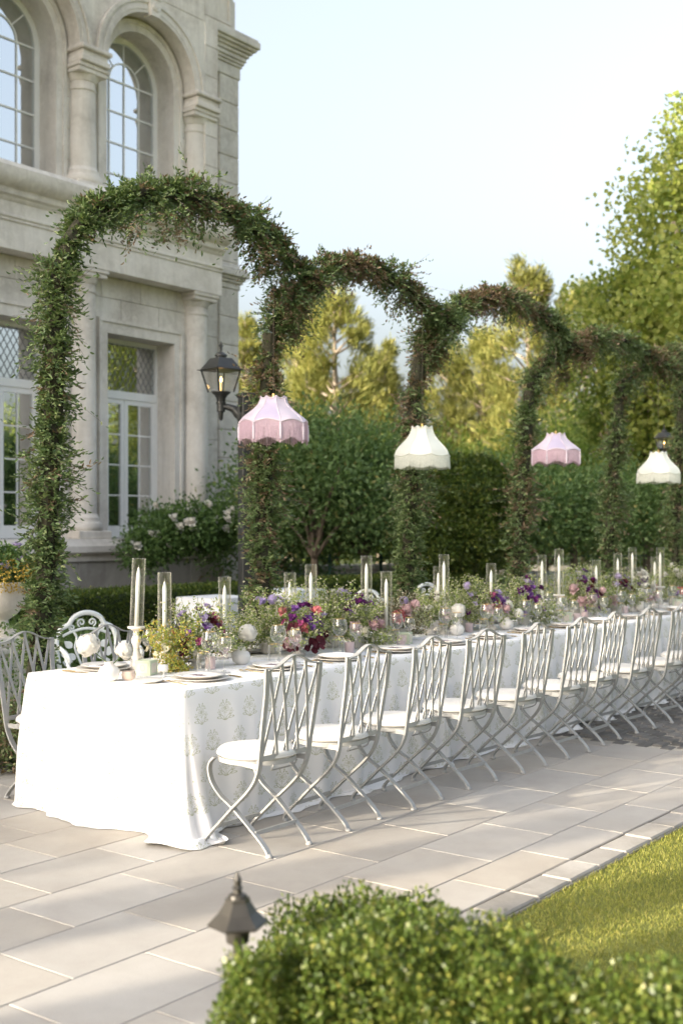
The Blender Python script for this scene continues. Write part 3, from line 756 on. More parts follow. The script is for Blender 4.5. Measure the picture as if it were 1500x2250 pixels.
# ================================================================== folding lattice back chairs
# local: x across, y towards the table (front), z up, origin on the floor under the rear feet's middle
def make_chair():
    t = thing('folding_chair')
    W0, W1 = .168, .205                        # half width at the feet and at the top of the back
    mt = M['chair']
    def hwz(z): return W0 + (W1-W0)*max(0, min(1, (z-.05)/.87))
    for s in (-1, 1):
        # back post that runs on down to the front foot
        pts = [(.02-.048, .925), (.012-.03, .80), (.012-.005, .65), (.03, .50), (.042, .43), (.07, .365), (.125, .30), (.22, .215), (.31, .13), (.375, .07), (.405, .035), (.41, .012)]
        sp_ = smooth_path([(s*hwz(z), y, z) for y, z in pts], 4)
        MB().tube(sp_, 0, flat=(.030, .011, (1,0,0))).build('back_post', mt, t)
        pts = [(.345, .452), (.378, .42), (.385, .375), (.365, .32), (.315, .265), (.23, .212), (.15, .15), (.07, .085), (.022, .04), (.004, .012)]
        o_ = .0135
        sp_ = smooth_path([(s*(hwz(z)-o_), y, z) for y, z in pts], 4)
        MB().tube(sp_, 0, flat=(.028, .010, (1,0,0))).build('leg', mt, t)
        for y in (.41, .004):
            xx = s*(hwz(.0) - (o_ if y < .1 else 0)); MB().lathe([(.0,.0),(.017,.0),(.019,.005),(.015,.012),(.009,.02)], 10, (xx, y, 0)).build('foot', mt, t, True)
        MB().tube([(s*(hwz(.44)-.006), .04, .437), (s*.165, .14, .437), (s*.155, .24, .437)], 0, flat=(.026, .007, (0,0,1))).build('seat_bracket', mt, t)
        MB().tube([(s*(hwz(.22)-.022), .222, .213), (s*(hwz(.22)+.008), .222, .213)], .006, 6).build('pivot', mt, t)
    # camel back crest
    n = 24; cr = []
    for i in range(n+1):
        u = -1 + 2*i/n; z = .922 + .052*.5*(1+math.cos(math.pi*min(1, abs(u)/.82))) - .004*(abs(u) > .9)
        cr.append((u*W1, -.028, z))
    MB().tube(cr, 0, flat=(.028, .006, (0,1,0))).build('crest_rail', mt, t, 40)
    zl = .478; wl = hwz(zl) - .004
    MB().tube([(-wl, .032, zl), (wl, .032, zl)], 0, flat=(.026, .008, (0,0,1))).build('lower_rail', mt, t)
    def crest_z(u): u = u*2-1; return .922 + .026*(1+math.cos(math.pi*min(1, abs(u)/.82)))
    def bar(ta, tb, y_off):
        a = Vector(((ta*2-1)*(W1-.008), -.028+y_off, crest_z(ta)-.006)); b = Vector(((tb*2-1)*(wl-.008), .032+y_off, zl+.004))
        mid = [(a.lerp(b, q).x, (-.028+(.06)*(q**1.5))+y_off + .006*math.sin(q*math.pi), a.lerp(b, q).z) for q in np.linspace(0, 1, 7)]
        MB().tube(mid, 0, flat=(.017, .0045, (1,0,0))).build('lattice_bar', mt, t)
    for ta in (.02, .25, .48, .71): bar(ta, min(ta+.29, .99), -.0045)
    for ta in (.29, .52, .75, .98): bar(ta, max(ta-.29, .01), .0045)
    # seat hoop and cushion
    hoop = [(.195*math.cos(a), .215+.195*math.sin(a), .445) for a in np.linspace(0, 2*math.pi, 33)]
    MB().tube(hoop, 0, cap=False, flat=(.022, .006, (0,0,1))).build('seat_hoop', mt, t, 40)
    cu = MB(); prof = [(0,.452),(.16,.452),(.188,.456),(.199,.466),(.202,.476),(.199,.487),(.186,.497),(.15,.503),(.08,.505),(0,.506)]
    cu.lathe(prof, 36, (0, .215, 0)); co = cu.build('cushion', M['cushion'], t, True)
    MB().tube([(.2025*math.cos(a), .215+.2025*math.sin(a), .470) for a in np.linspace(0, 2*math.pi, 37)], .0035, 5, cap=False).build('piping', M['cushion'], co, True)
    w = MB(); w.tube(smooth_path([(-.09,.03,.44),(-.085,.05,.41),(-.03,.09,.395),(.03,.09,.395),(.085,.05,.41),(.09,.03,.44)], 4), .004, 5); w.build('seat_wire', mt, t)
    for y, z in ((.34, .105), (.09, .105)):
        ww = hwz(.1) - .014
        MB().tube([(-ww, y, z), (ww, y, z)], 0, flat=(.020, .008, (0,0,1))).build('stretcher', mt, t)
    return t
proto = make_chair()
rc_ = random.Random(5)
CH_R = [4.545 + .628*i for i in range(12)]
NUM = ['first','second','third','fourth','fifth','sixth','seventh','eighth','ninth','tenth','eleventh','twelfth','thirteenth','fourteenth','fifteenth']
for i, x in enumerate(CH_R):
    o = proto if i == 0 else copy_tree(proto)
    o.location = (x + rc_.uniform(-.012,.012)*(i > 0), 3.785 + rc_.uniform(-.02,.02)*(i > 0), 0); o.rotation_euler = (0, 0, rc_.uniform(-.06,.06)*(i > 0))
    tag(o, f'grey lattice back chair, {NUM[i]} from the sunlit table end, on the lawn side', 'chair', 'grey folding chairs on the lawn side of the table')
for i in range(13):
    o = copy_tree(proto)
    o.location = (4.585 + .628*i + rc_.uniform(-.015,.015), 5.835 + rc_.uniform(0,.03), 0); o.rotation_euler = (0, 0, math.pi + rc_.uniform(-.03,.03))
    tag(o, f'grey lattice back chair, {NUM[i]} from the sunlit table end, on the arch side', 'chair', 'grey folding chairs on the arch side of the table')

# ================================================================== white cast iron garden chairs behind
def iron_chair(loc, rz, label):
    t = thing('garden_chair', loc, rz, label, 'chair', 'white cast iron garden chairs'); mt = M['white_iron']
    out = smooth_path([(-.23,.22,.42),(-.25,.235,.56),(-.255,.24,.68),(-.225,.245,.77),(-.175,.245,.80),(-.15,.245,.815),(-.115,.245,.865),(-.06,.245,.895),(0,.245,.905),
                       (.06,.245,.895),(.115,.245,.865),(.15,.245,.815),(.175,.245,.80),(.225,.245,.77),(.255,.24,.68),(.25,.235,.56),(.23,.22,.42)], 5)
    MB().tube(out, .021, 8).build('back_frame', mt, t, True)
    inn = smooth_path([(-.205,.245,.72),(-.12,.245,.755),(0,.245,.775),(.12,.245,.755),(.205,.245,.72)], 5)
    MB().tube(inn, .012, 6).build('inner_rail', mt, t, True)
    def scroll(cx, cz, r0, sgn, turn=2.4, a0=0., n=22):
        return [(cx+sgn*r0*(1-q*.8)*math.cos(a0+q*turn*math.pi), .245, cz+r0*(1-q*.8)*math.sin(a0+q*turn*math.pi)) for q in np.linspace(0,1,n)]
    for s in (-1, 1):
        for cx, cz, r0 in ((.045,.825,.036), (.125,.785,.026)):
            MB().tube(scroll(s*cx, cz, r0, s, 2.6, -1.2), .0075, 6).build('scroll', mt, t, True)
        # leafy vine cast into the back
        st = smooth_path([(s*.03,.24,.44),(s*.07,.245,.54),(s*.10,.245,.62),(s*.085,.245,.70),(s*.11,.245,.75)], 5)
        MB().tube(st, .010, 6).build('vine', mt, t, True)
        for (lx, lz, an, L) in ((.13,.55,.5,.085),(.05,.60,2.2,.08),(.155,.65,.7,.085),(.045,.69,2.0,.07),(.17,.50,.2,.07),(.19,.58,1.4,.08)):
            lf = MB(); c, q = math.cos(an), math.sin(an); base = (s*(lx-.5*L*c), lz-.5*L*q)
            vs = []
            for k in range(9):
                u = k/8; w_ = .030*math.sin(math.pi*u**.8)
                for e in (-1, 1): vs.append((base[0]+s*(u*L*c - e*w_*q), .245-.008*(1-abs(e)*.5), base[1]+u*L*q+e*w_*c))
            nn = len(vs); vs += [(x, y+.014, z) for x, y, z in vs]
            fs = [(2*k,2*k+1,2*k+3,2*k+2) for k in range(8)] + [(nn+2*k,nn+2*k+2,nn+2*k+3,nn+2*k+1) for k in range(8)]
            for k in range(8): fs += [(2*k,2*k+2,nn+2*k+2,nn+2*k),(2*k+1,nn+2*k+1,nn+2*k+3,2*k+3)]
            lf.add(vs, fs).build('cast_leaf', mt, t)
        arm = smooth_path([(s*.245,.235,.63),(s*.30,.12,.655),(s*.32,-.05,.645),(s*.31,-.17,.60),(s*.29,-.185,.55)], 5)
        MB().tube(arm, .017, 7).build('armrest', mt, t, True)
        MB().tube(smooth_path([(s*.24,-.19,.42),(s*.29,-.16,.50),(s*.30,-.10,.58),(s*.31,-.03,.64)], 4), .014, 6).build('arm_support', mt, t, True)
        MB().tube(smooth_path([(s*.22,-.19,.42),(s*.25,-.22,.28),(s*.22,-.21,.12),(s*.245,-.25,.0)], 5), .018, 7).build('leg', mt, t, True)
        MB().tube(smooth_path([(s*.22,.22,.42),(s*.235,.25,.28),(s*.22,.26,.12),(s*.24,.31,.0)], 5), .018, 7).build('leg', mt, t, True)
    seat = MB(); 
    for a in np.linspace(-.21, .21, 10): seat.box(a-.014, a+.014, -.22, .23, .405, .422)
    seat.box(-.24,.24,-.235,-.205,.40,.43); seat.box(-.24,.24,.205,.235,.40,.43); seat.build('seat', mt, t)
    return t
iron_chair(tuple(on_ground(215, 1597)), -.35, 'white cast iron armchair with scrolled leafy back beside the clipped hedge')
iron_chair((10.6, 7.6, 0), -.5, 'white cast iron armchair half hidden behind the flowers, near the second garland post')
iron_chair((12.3, 7.9, 0), -.4, 'white cast iron armchair behind the table beyond the third garland post')

# ================================================================== garland arches
PY = 6.45
def arch_pts(L, Y=PY): return [on_plane(x, y, Y) for x, y in L]
POST_PX = [[(66,1692),(78,1500),(98,1300),(108,1100),(118,900),(122,720)],
           [(572,1500),(575,1300),(580,1100),(586,900),(594,735)],
           [(888,1400),(893,1280),(903,1100),(908,900),(925,765)],
           [(1132,1360),(1140,1200),(1153,1000),(1162,860)],
           [(1328,1330),(1337,1200),(1350,1000),(1362,850)],
           [(1478,1310),(1483,1200),(1490,1000),(1500,850)]]
ARCH_PX = [[(122,720),(130,610),(165,510),(235,452),(320,428),(410,432),(495,462),(560,520),(605,585),(640,650)],
           [(600,722),(640,655),(690,610),(750,583),(815,590),(870,630),(915,685),(950,730)],
           [(930,765),(962,712),(1010,672),(1080,652),(1140,664),(1190,705),(1225,760),(1240,792)],
           [(1165,850),(1205,790),(1260,752),(1330,742),(1385,760),(1430,800),(1448,835)],
           [(1365,845),(1420,800),(1490,776),(1560,790),(1610,835)]]
arch_labels = ['leafy garland arch nearest the house doors, mostly green with a browned right shoulder',
               'leafy garland arch on the browned post beside the pink lampshade and lamp post',
               'leafy garland arch rising from the green post behind the ivory lampshade',
               'leafy garland arch whose dark post stands beside the second pink lampshade',
               'leafy garland arch on the slim post before the maple', 'leafy garland post beside the last ivory lampshade']
BROWN_POST = [.07, .60, .16, .38, .22, .22]; BROWN_ARCH = [.38, .40, .55, .32, .35]
GREEN_LOW = [0, 0, 1, 0, 0, 0]
POST_FN = [lambda s: np.full_like(s, .06), lambda s: .42+.25*np.sin(s*9), lambda s: np.where(s > .72, .5, .07), lambda s: .30+.18*np.sin(s*11+1), lambda s: np.full_like(s, .16), lambda s: np.full_like(s, .14)]
def resample(pts, step):
    P = np.array([tuple(p) for p in smooth_path(pts, 10)]); d = np.r_[0, np.cumsum(np.linalg.norm(np.diff(P, axis=0), axis=1))]
    s = np.arange(0, d[-1], step); return np.stack([np.interp(s, d, P[:, k]) for k in range(3)], 1), d[-1]
def garland(name, pts, parent, rad, per_m, brown, loc, droop=.0, lscale=1.0, ragged=1.0, brown_fn=None):
    P, L = resample(pts, .02); P = P - np.array(loc)
    n = int(L*per_m); T = unit(np.gradient(P, axis=0))
    i = rng.integers(0, len(P), n); s = i/len(P)
    o = rand_dirs(n); t = T[i]; o = unit(o - t*(o*t).sum(1, keepdims=True))            # outwards
    lump = .80 + .42*np.sin(s*L*5.1+1.3) * np.sin(s*L*2.3+.4) + .24*np.sin(s*L*10+o[:, 0]*2)
    base = P[i] + o * (rad*.35*rng.uniform(.3,1,n)*lump)[:, None]
    sgn = rng.choice([-1, 1], n)[:, None]
    d0 = unit(o + t*sgn*rng.uniform(.1,.9,(n,1)) + rng.normal(0,.3,(n,3)) + np.array([0,0,.12]))
    ln = rng.uniform(.085,.19,n)*lump*ragged
    far = rng.random(n) < .07*ragged; ln[far] *= rng.uniform(1.5, 2.3, far.sum())
    k = 10; Pl, Dl, Nl, Ll, Wl, Rl = [], [], [], [], [], []
    up = np.array([0,0,1.0])
    bf = np.full(n, brown) if brown_fn is None else brown_fn(s)
    # browning comes in clumps
    clump = .5+.5*np.sin(s*L*4.3+2.0)*np.cos(s*L*1.9+.7)+rng.normal(0,.22,n)
    isb = clump < np.quantile(clump, np.clip(brown, .02, .98)) if brown_fn is None else rng.random(n) < bf
    for q in range(k):
        f = (q+.6)/k
        sag = -(f**2)*ln*(.25+.35*droop)
        c = base + d0*(ln*f)[:, None]; c[:, 2] += sag
        side = unit(np.cross(d0, up + rng.normal(0,.4,(n,3)))) * (1 if q % 2 else -1)
        D = unit(d0*.75 + side*.85 + rng.normal(0,.22,(n,3)) + np.array([0,0,-.15])) if q < k-1 else d0
        Pl.append(c); Dl.append(D); Nl.append(unit(np.cross(D, side) + rng.normal(0,.35,(n,3))))
        Ll.append(rng.uniform(.026,.044,n)*lscale); Wl.append(rng.uniform(.011,.018,n)*lscale)
        g = np.clip(rng.normal(.26,.17,n), 0, .60); b = np.clip(rng.normal(.80,.10,n), .67, 1)
        Rl.append(np.where(isb & (rng.random(n) < .85), b, g))
    leaves(name, np.concatenate(Pl), np.concatenate(Dl), np.concatenate(Nl), np.concatenate(Ll), np.concatenate(Wl), M['leaf_arch'], np.concatenate(Rl), parent, six=lscale < 1.3)
    # twigs inside
    tw = MB()
    for j in [j for j in range(n) if j % 3 == 0 or ln[j] > .2]: tw.tube([base[j], base[j]+d0[j]*ln[j]*.9 + np.array([0,0,-.8*.25*ln[j]])], [.0022, .001], 3, False)
    tw.build('twigs', M['bark'], parent)['kind'] = 'stuff'
for i in range(6):
    pts = arch_pts(POST_PX[i]); pts[0] = Vector((pts[0].x, pts[0].y, 0)) if i == 0 else pts[0]
    # bring the post down to the floor
    if pts[0].z > .02: pts = [Vector((pts[0].x - .01, PY, 0))] + pts
    if pts[0].z < 0: pts[0].z = 0
    pts = [p for j, p in enumerate(pts) if j == 0 or p.z > pts[0].z + .1]
    root = thing('garland_arch', tuple(pts[0]), 0, arch_labels[i], 'floral arch', 'leafy garland arches over the table')
    loc = tuple(pts[0]); q = 1.0 if i < 3 else .8; ls = 1.16 if i < 3 else 1.35
    rel = [tuple(Vector(p) - Vector(loc)) for p in pts]
    MB().tube(smooth_path(rel, 6), .065, 8).build('post_core', M['vine_core'], root)
    bfn = None
    garland('post_foliage', pts, root, .20, 430*q, BROWN_POST[i], loc, 0, ls, 1.0, POST_FN[i])
    if i == 0:      # fallen, drying leaves gathered round the foot
        pass
    if i < 5:
        ap = arch_pts(ARCH_PX[i])
        m_ = len(ap)
        for j, p in enumerate(ap): p.y -= .32*max(0, (j/(m_-1)-.55)/.45)**1.5     # the far end swings out over the table
        rel = [tuple(Vector(p) - Vector(loc)) for p in ap]
        MB().tube(smooth_path(rel, 6), .055, 8).build('arch_core', M['vine_core'], root)
        garland('arch_foliage', ap, root, .19, 430*q, BROWN_ARCH[i], loc, .5, ls, 1.1, (lambda s: np.clip(.05+.8*(s-.4), .04, .6)) if i == 0 else None)
    if i == 0:      # sprays hanging from the right shoulder
        for k, L_ in enumerate(([(505,470),(520,540),(535,610)], [(560,525),(560,600),(575,660)], [(600,590),(608,650),(600,712)], [(330,440),(325,490),(335,545)], [(245,460),(250,500),(262,530)])):
            hp = arch_pts(L_)
            for p in hp: p.y -= .22
            garland('hanging_spray', hp, root, .14, 300 if k < 3 else 120, .35, loc, 1.2, 1.0, .8)
    if i == 1:
        for L_ in ([(655,650),(650,700),(630,740)], [(930,700),(940,750),(945,800)]): garland('hanging_spray', arch_pts(L_), root, .14, 320, .6, loc, 1.2, 1.0, .8)
    if i == 2:
        for L_ in ([(960,720),(955,770),(935,820)], [(1215,750),(1228,800),(1240,835)]): garland('hanging_spray', arch_pts(L_), root, .14, 320, .75, loc, 1.2, 1.0, .8)
# trailing tuft where the first arch meets the second post, and foot of the first post
# ================================================================== fringed lampshades
def lampshade(px, py_top, py_bot, Y, Wd, kind, label, cord_to):
    top = on_plane(px, py_top, Y); bot = on_plane(px, py_bot, Y); Rb = Wd/2
    fr = .40 if kind == 'lilac' else .30; H = top.z - bot.z; Hb = H*(1-fr)
    t = thing('lampshade', (top.x, Y, bot.z), 0, label, 'lampshade', 'fringed lampshades hung from the garlands')
    NP = 8; nseg = 8
    prof = [(.375,0),(.39,.12),(.445,.27),(.545,.42),(.69,.57),(.83,.70),(.93,.82),(.985,.92),(1.0,1.0)]
    def pt(u, v):          # u in panels, v 0 top..1 hem
        r = np.interp(v, [p[1] for p in prof], [p[0] for p in prof])*Rb
        w = u % 1.0
        scal = math.sin(math.pi*w)                       # panels scooped between the ribs
        r *= 1 - .045*scal*(1-.3*v)
        dz = (.028*scal*(1-v)**3*Wd*1.2) * -1 + (.045*Wd*scal*v**5 if kind == 'lilac' else -.035*Wd*scal*v**5)
        a = 2*math.pi*(u+.15)/NP
        return (r*math.cos(a), r*math.sin(a), H - Hb*v*.93 + dz)
    for k in range(NP):
        m = MB(); vs = [pt(k+a/nseg*.9999, v) for v in np.linspace(0,1,12) for a in range(nseg+1)]
        m.add(vs, [(j*(nseg+1)+a, j*(nseg+1)+a+1, (j+1)*(nseg+1)+a+1, (j+1)*(nseg+1)+a) for j in range(11) for a in range(nseg)])
        mm = M['ivory'] if kind == 'ivory' else (M['lilac_deep'] if k % 3 == 1 else M['lilac'])
        m.build('panel', mm, t, True)
        MB().tube([pt(k, v) for v in np.linspace(0,1,12)], .0045, 6).build('rib_piping', M['ivory' if kind == 'ivory' else 'lilac_trim'], t, True)
    for v, r_ in ((0,.005), (1,.0075)):
        MB().tube([pt(a/nseg*.9999, v) for a in range(NP*nseg+1)], r_, 6, False).build('trim', M['ivory' if kind == 'ivory' else 'lilac_trim'], t, True)
    fm = MB(); NF = 44
    for k in range(NP*NF):
        u = k/NF; x, y, z = pt(u, 1.0); w = u % 1
        L = H*fr*(.93 + (.0 if kind == 'ivory' else -.10*math.sin(math.pi*w) + .10)) * random.uniform(.93,1.05)
        j1, j2 = random.uniform(-.004,.004), random.uniform(-.004,.004); zb = max(.0, z-L) if kind == 'ivory' else z-L
        rr0 = .0026
        fm.tube([(x,y,z), (x*1.006+j1*.4,y*1.006+j2*.4,(z+zb)/2), (x*1.004+j1,y*1.004+j2,zb)], [rr0,rr0,rr0*1.15], 4, False)
    fo = fm.build('fringe', M['ivory_fringe' if kind == 'ivory' else 'lilac_fringe'], t); fo['kind'] = 'stuff'
    if kind == 'lilac':
        for k in range(NP):
            x, y, z = pt(k, 1.0); ts = MB()
            ts.lathe([(.002,0),(.008,-.004),(.0085,-.014),(.005,-.02),(.0095,-.03),(.010,-.10),(.009,-.13)], 8, (x*1.02, y*1.02, z)); ts.build('tassel', M['lilac_trim'], t, True)
    rg = MB().tube([(.36*Rb*math.cos(a), .36*Rb*math.sin(a), H-.02) for a in np.linspace(0,2*math.pi,25)], .003, 5, False)
    for a in (0, 2.1, 4.2): rg.tube([(0,0,H-.02), (.36*Rb*math.cos(a), .36*Rb*math.sin(a), H-.02)], .003, 5)
    rg.tube([(0,0,H-.05),(0,0,H+.025)], .012, 8); rg.build('spider_ring', M['gold'], t)
    MB().tube([(0,0,H+.02),(0,0,cord_to-bot.z)], .0018, 5).build('cord', M['bark'], t)
    return t
lampshade(601, 872, 980, 6.02, .53, 'lilac', 'pink lilac fringed lampshade hanging before the browned garland post by the lamp post', 3.55)
lampshade(927, 937, 1033, 5.95, .505, 'ivory', 'ivory fringed lampshade hanging before the third garland post', 3.55)
lampshade(1220, 952, 1026, 5.80, .515, 'lilac', 'pink lilac fringed lampshade hanging between the fourth and fifth garland posts', 3.5)
lampshade(1445, 993, 1064, 5.62, .51, 'ivory', 'ivory fringed lampshade hanging next to the black lantern by the maple', 3.4)
# ================================================================== things on the table
TOP = TZ + .006
def put(name, me, x, y, z=TOP, rz=0.0, label=None, cat=None, group=None, kids_=(), rx=0.0, ry=0.0, sc=1.0):
    o = link_mesh(name, me, None, (x, y, z), (rx, ry, rz), (sc,)*3); tag(o, label, cat, group)
    for kn, km in kids_: link_mesh(kn, km, o)
    return o
def lathe_mesh(name, prof, mat, n=28, smooth=True): return MB().lathe(prof, n).mesh(name, M[mat], smooth)
def plate_prof(r, h, d=.006): return [(0,.0),(r*.55,.0),(r*.62,.002),(r*.72,h*.35),(r*.97,h*.9),(r,h),(r*.985,h+.003),(r*.72,h*.45+.004),(r*.60,.0075),(0,.0065)]
def scalloped(name, r, h, mat, k=14):
    m = MB(); n = 84; pr = plate_prof(r, h); vs = []
    for (a, z) in pr:
        for i in range(n):
            t_ = 2*math.pi*i/n; w = 1 + (.014*abs(math.sin(k*t_/2)) - .01)*(a/r)**3; vs.append((a*w*math.cos(t_), a*w*math.sin(t_), z))
    m.add(vs, [(j*n+i, j*n+(i+1)%n, (j+1)*n+(i+1)%n, (j+1)*n+i) for j in range(len(pr)-1) for i in range(n)])
    return m.mesh(name, M[mat], True)
ME = {}
ME['charger'] = scalloped('charger_plate', .165, .014, 'plate_grey', 22)
ME['plate'] = scalloped('dinner_plate', .135, .020, 'ceramic', 14)
ME['small_plate'] = lathe_mesh('side_plate', plate_prof(.085, .013), 'ceramic')
c_ = MB().cbox(-.05, .05, -.075, .075, 0, .004, .001); ME['card'] = c_.mesh('menu_card', M['menu'])
pm_ = MB()
for q in range(7): pm_.box(-.033+.004*(q%2), .033-.006*((q*5)%3), .045-.013*q, .049-.013*q, .0045, .0052)
ME['card_print'] = pm_.mesh('printing', M['plum'])
def napkin():
    m = MB(); nx, ny = 10, 14; vs = []
    for j in range(ny+1):
        for i in range(nx+1):
            u, v = i/nx-.5, j/ny-.5; vs.append((u*.09*(1+.25*abs(v)), v*.26, .012 + .006*math.cos(u*14)*(.6+.4*math.cos(v*5)) + .008*(1-4*v*v)))
    nn = len(vs); vs += [(x, y, .001) for x, y, z in vs]
    w = nx+1; fs = [(j*w+i, j*w+i+1, (j+1)*w+i+1, (j+1)*w+i) for j in range(ny) for i in range(nx)]
    for i in range(nx): fs += [(i+1, i, nn+i, nn+i+1), (ny*w+i, ny*w+i+1, nn+ny*w+i+1, nn+ny*w+i)]
    for j in range(ny): fs += [(j*w, (j+1)*w, nn+(j+1)*w, nn+j*w), ((j+1)*w+nx, j*w+nx, nn+j*w+nx, nn+(j+1)*w+nx)]
    return m.add(vs, fs).mesh('napkin', M['linen'], True)
ME['napkin'] = napkin()
def fork():
    m = MB(); m.tube(smooth_path([(0,-.10,.004),(0,-.05,.006),(0,.01,.008),(0,.045,.012)], 4), 0, flat=(.009,.003,(1,0,0)))
    for a in (-.0085,-.0028,.0028,.0085): m.tube(smooth_path([(a*.7,.045,.012),(a,.06,.009),(a,.085,.006),(a*.95,.10,.009)], 3), [.0022]*9+[.001], 5)
    m.tube([(-.010,.048,.0115),(.010,.048,.0115)], .004, 5); return m.mesh('fork', M['gold'], 40)
def knife():
    m = MB(); m.tube(smooth_path([(0,-.11,.004),(0,-.06,.006),(0,-.01,.006)], 4), 0, flat=(.011,.006,(1,0,0)))
    m.add([(-.002,-.01,.003),(.006,-.01,.003),(.008,.05,.003),(.006,.09,.003),(-.002,.105,.003),(-.002,-.01,.006),(.006,-.01,.005),(.008,.05,.0045),(.006,.09,.0045),(-.002,.105,.006)],
          [(4,3,2,1,0),(5,6,7,8,9),(0,1,6,5),(1,2,7,6),(2,3,8,7),(3,4,9,8),(4,0,5,9)]); return m.mesh('knife', M['gold'], 40)
ME['fork'] = fork(); ME['knife'] = knife()
def wine(h, rb, hb, lip):
    hs = h - hb
    pr = [(.0,.002),(.033,.002),(.034,.004),(.012,.008),(.0045,.016),(.0037,.03),(.0037,hs-.02),(.006,hs-.006),(rb*.45,hs+.010),(rb*.80,hs+hb*.20),(rb*.97,hs+hb*.38),(rb,hs+hb*.48),(rb*.96,hs+hb*.68),(lip,h)]
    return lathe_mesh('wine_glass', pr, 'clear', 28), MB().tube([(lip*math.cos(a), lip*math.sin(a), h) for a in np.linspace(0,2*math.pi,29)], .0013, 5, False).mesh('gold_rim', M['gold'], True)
ME['wine'], ME['wine_rim'] = wine(.235, .050, .115, .037)
ME['white'], ME['white_rim'] = wine(.205, .040, .095, .031)
tp = [(0,.004),(.022,.004),(.030,.010),(.037,.035),(.039,.06),(.037,.10),(.035,.125)]
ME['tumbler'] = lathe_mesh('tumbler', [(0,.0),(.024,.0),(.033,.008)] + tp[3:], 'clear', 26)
ME['tumbler_rim'] = MB().tube([(.035*math.cos(a), .035*math.sin(a), .125) for a in np.linspace(0,2*math.pi,27)], .0012, 5, False).mesh('gold_rim', M['gold'], True)
rp = random.Random(9)
for side in (0, 1):
    for i in range(15):
        x = 4.75 + .628*i + rp.uniform(-.012,.012); y = 4.60 if side == 0 else 5.38; sg = 1 if side == 0 else -1; rz = 0 if side == 0 else math.pi
        who = 'lawn side' if side == 0 else 'arch side'
        gk = ' settings on the ' + who
        def lab(s_): return f'{s_} the {NUM[i]} {who} setting from the sunlit end'
        put('charger_plate', ME['charger'], x, y, TOP, rp.uniform(0,6), lab('wide grey charger plate at'), 'plate', 'charger plates of the' + gk)
        put('dinner_plate', ME['plate'], x, y, TOP+.010, rp.uniform(0,6), lab('cream scalloped plate on the charger at'), 'plate', 'dinner plates of the' + gk)
        if i % 3 != 2: put('menu_card', ME['card'], x, y, TOP+.020, rz+rp.uniform(-.1,.1), lab('cream menu card on the plate at'), 'menu card', 'menu cards of the' + gk, [('printing', ME['card_print'])])
        else: put('napkin', ME['napkin'], x, y, TOP+.018, rz+rp.uniform(-.15,.15), lab('folded white napkin on the plate at'), 'napkin', 'napkins of the' + gk)
        put('fork', ME['fork'], x-sg*.205, y-sg*.01, TOP, rz+rp.uniform(-.05,.05), lab('gold fork at'), 'fork', 'forks of the' + gk)
        put('knife', ME['knife'], x+sg*.205, y-sg*.01, TOP, rz+rp.uniform(-.05,.05), lab('gold knife at'), 'knife', 'knives of the' + gk)
        gx = x + (.255 if side == 0 else .20); gy = y + sg*.12
        put('wine_glass', ME['wine'], gx+rp.uniform(-.015,.015), gy+sg*.06, TOP, 0, lab('large gold rimmed wine glass at'), 'wine glass', 'large wine glasses of the' + gk, [('gold_rim', ME['wine_rim'])])
        put('wine_glass', ME['white'], gx+.07+rp.uniform(-.02,.01), gy-sg*.02, TOP, 0, lab('smaller gold rimmed wine glass at'), 'wine glass', 'small wine glasses of the' + gk, [('gold_rim', ME['white_rim'])])
        put('tumbler', ME['tumbler'], gx-.075+rp.uniform(-.01,.02), gy+sg*.03, TOP, 0, lab('stemless gold rimmed tumbler at'), 'tumbler', 'tumblers of the' + gk, [('gold_rim', ME['tumbler_rim'])])

# tall candles in glass cylinders
def stick_mesh(h):
    r = .018; pr = [(0,.0),(.052,.0),(.053,.008),(.046,.014),(.040,.022),(.030,.030)]
    k = max(1, int(h/.085)); z = .034
    step = (h - .034 - .030) / k
    for q in range(k):
        pr += [(.017,z),(.022,z+step*.16),(.030,z+step*.36),(.031,z+step*.5),(.022,z+step*.68),(.016,z+step*.8),(.021,z+step*.88),(.016,z+step*.96)]; z += step
    pr += [(.020,h-.028),(.032,h-.018),(.050,h-.012),(.053,h-.006),(.051,h),(0,h)]
    return lathe_mesh('candlestick', pr, 'whitewood', 28)
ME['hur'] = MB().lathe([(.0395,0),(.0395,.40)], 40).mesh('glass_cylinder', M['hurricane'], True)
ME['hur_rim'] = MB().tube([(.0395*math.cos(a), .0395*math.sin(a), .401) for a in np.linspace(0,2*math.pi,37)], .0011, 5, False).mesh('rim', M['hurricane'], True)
ME['taper'] = MB().lathe([(0,0),(.0125,0),(.0125,.30),(.0095,.325),(.004,.345),(.0012,.350)], 16).mesh('taper_candle', M['candle'], True)
ME['wick'] = MB().tube([(0,0,.348),(.001,.0005,.357),(.002,0,.362)], .0011, 5).mesh('wick', M['wick'])
CANDLES = [(300,1226,5.25),(362,1257,5.08),(494,1267,5.28),(637,1258,5.22),(683,1240,5.12),(805,1221,5.05),(848,1255,4.88),(975,1218,5.06),(962,1244,5.25),(1078,1238,4.98),
           (1190,1219,5.15),(1227,1206,4.88),(1309,1230,4.88),(1356,1215,4.98),(1388,1203,4.92),(1437,1223,5.02),(1449,1203,4.90)]
CL = ['on the tallest turned stick by the white peonies','on a short stick behind the pale green box','behind the burgundy and red sweet peas','among lime foliage beside a purple allium','behind the white rose and purple sweet peas',
      'before the third garland post, taller of two','before the third garland post, shorter of two','before the browned bushes, taller of two close together','before the browned bushes, shorter of two close together','beside the coral and pink roses',
      'over the purple sweet pea mound, plain base','on a tall turned stick by the pink votives','beside the lavender roses and dark sweet peas','behind the white stock blooms, lower one','behind the white stock blooms, tallest','at the far flowers, lower of two','at the far flowers, taller of two']
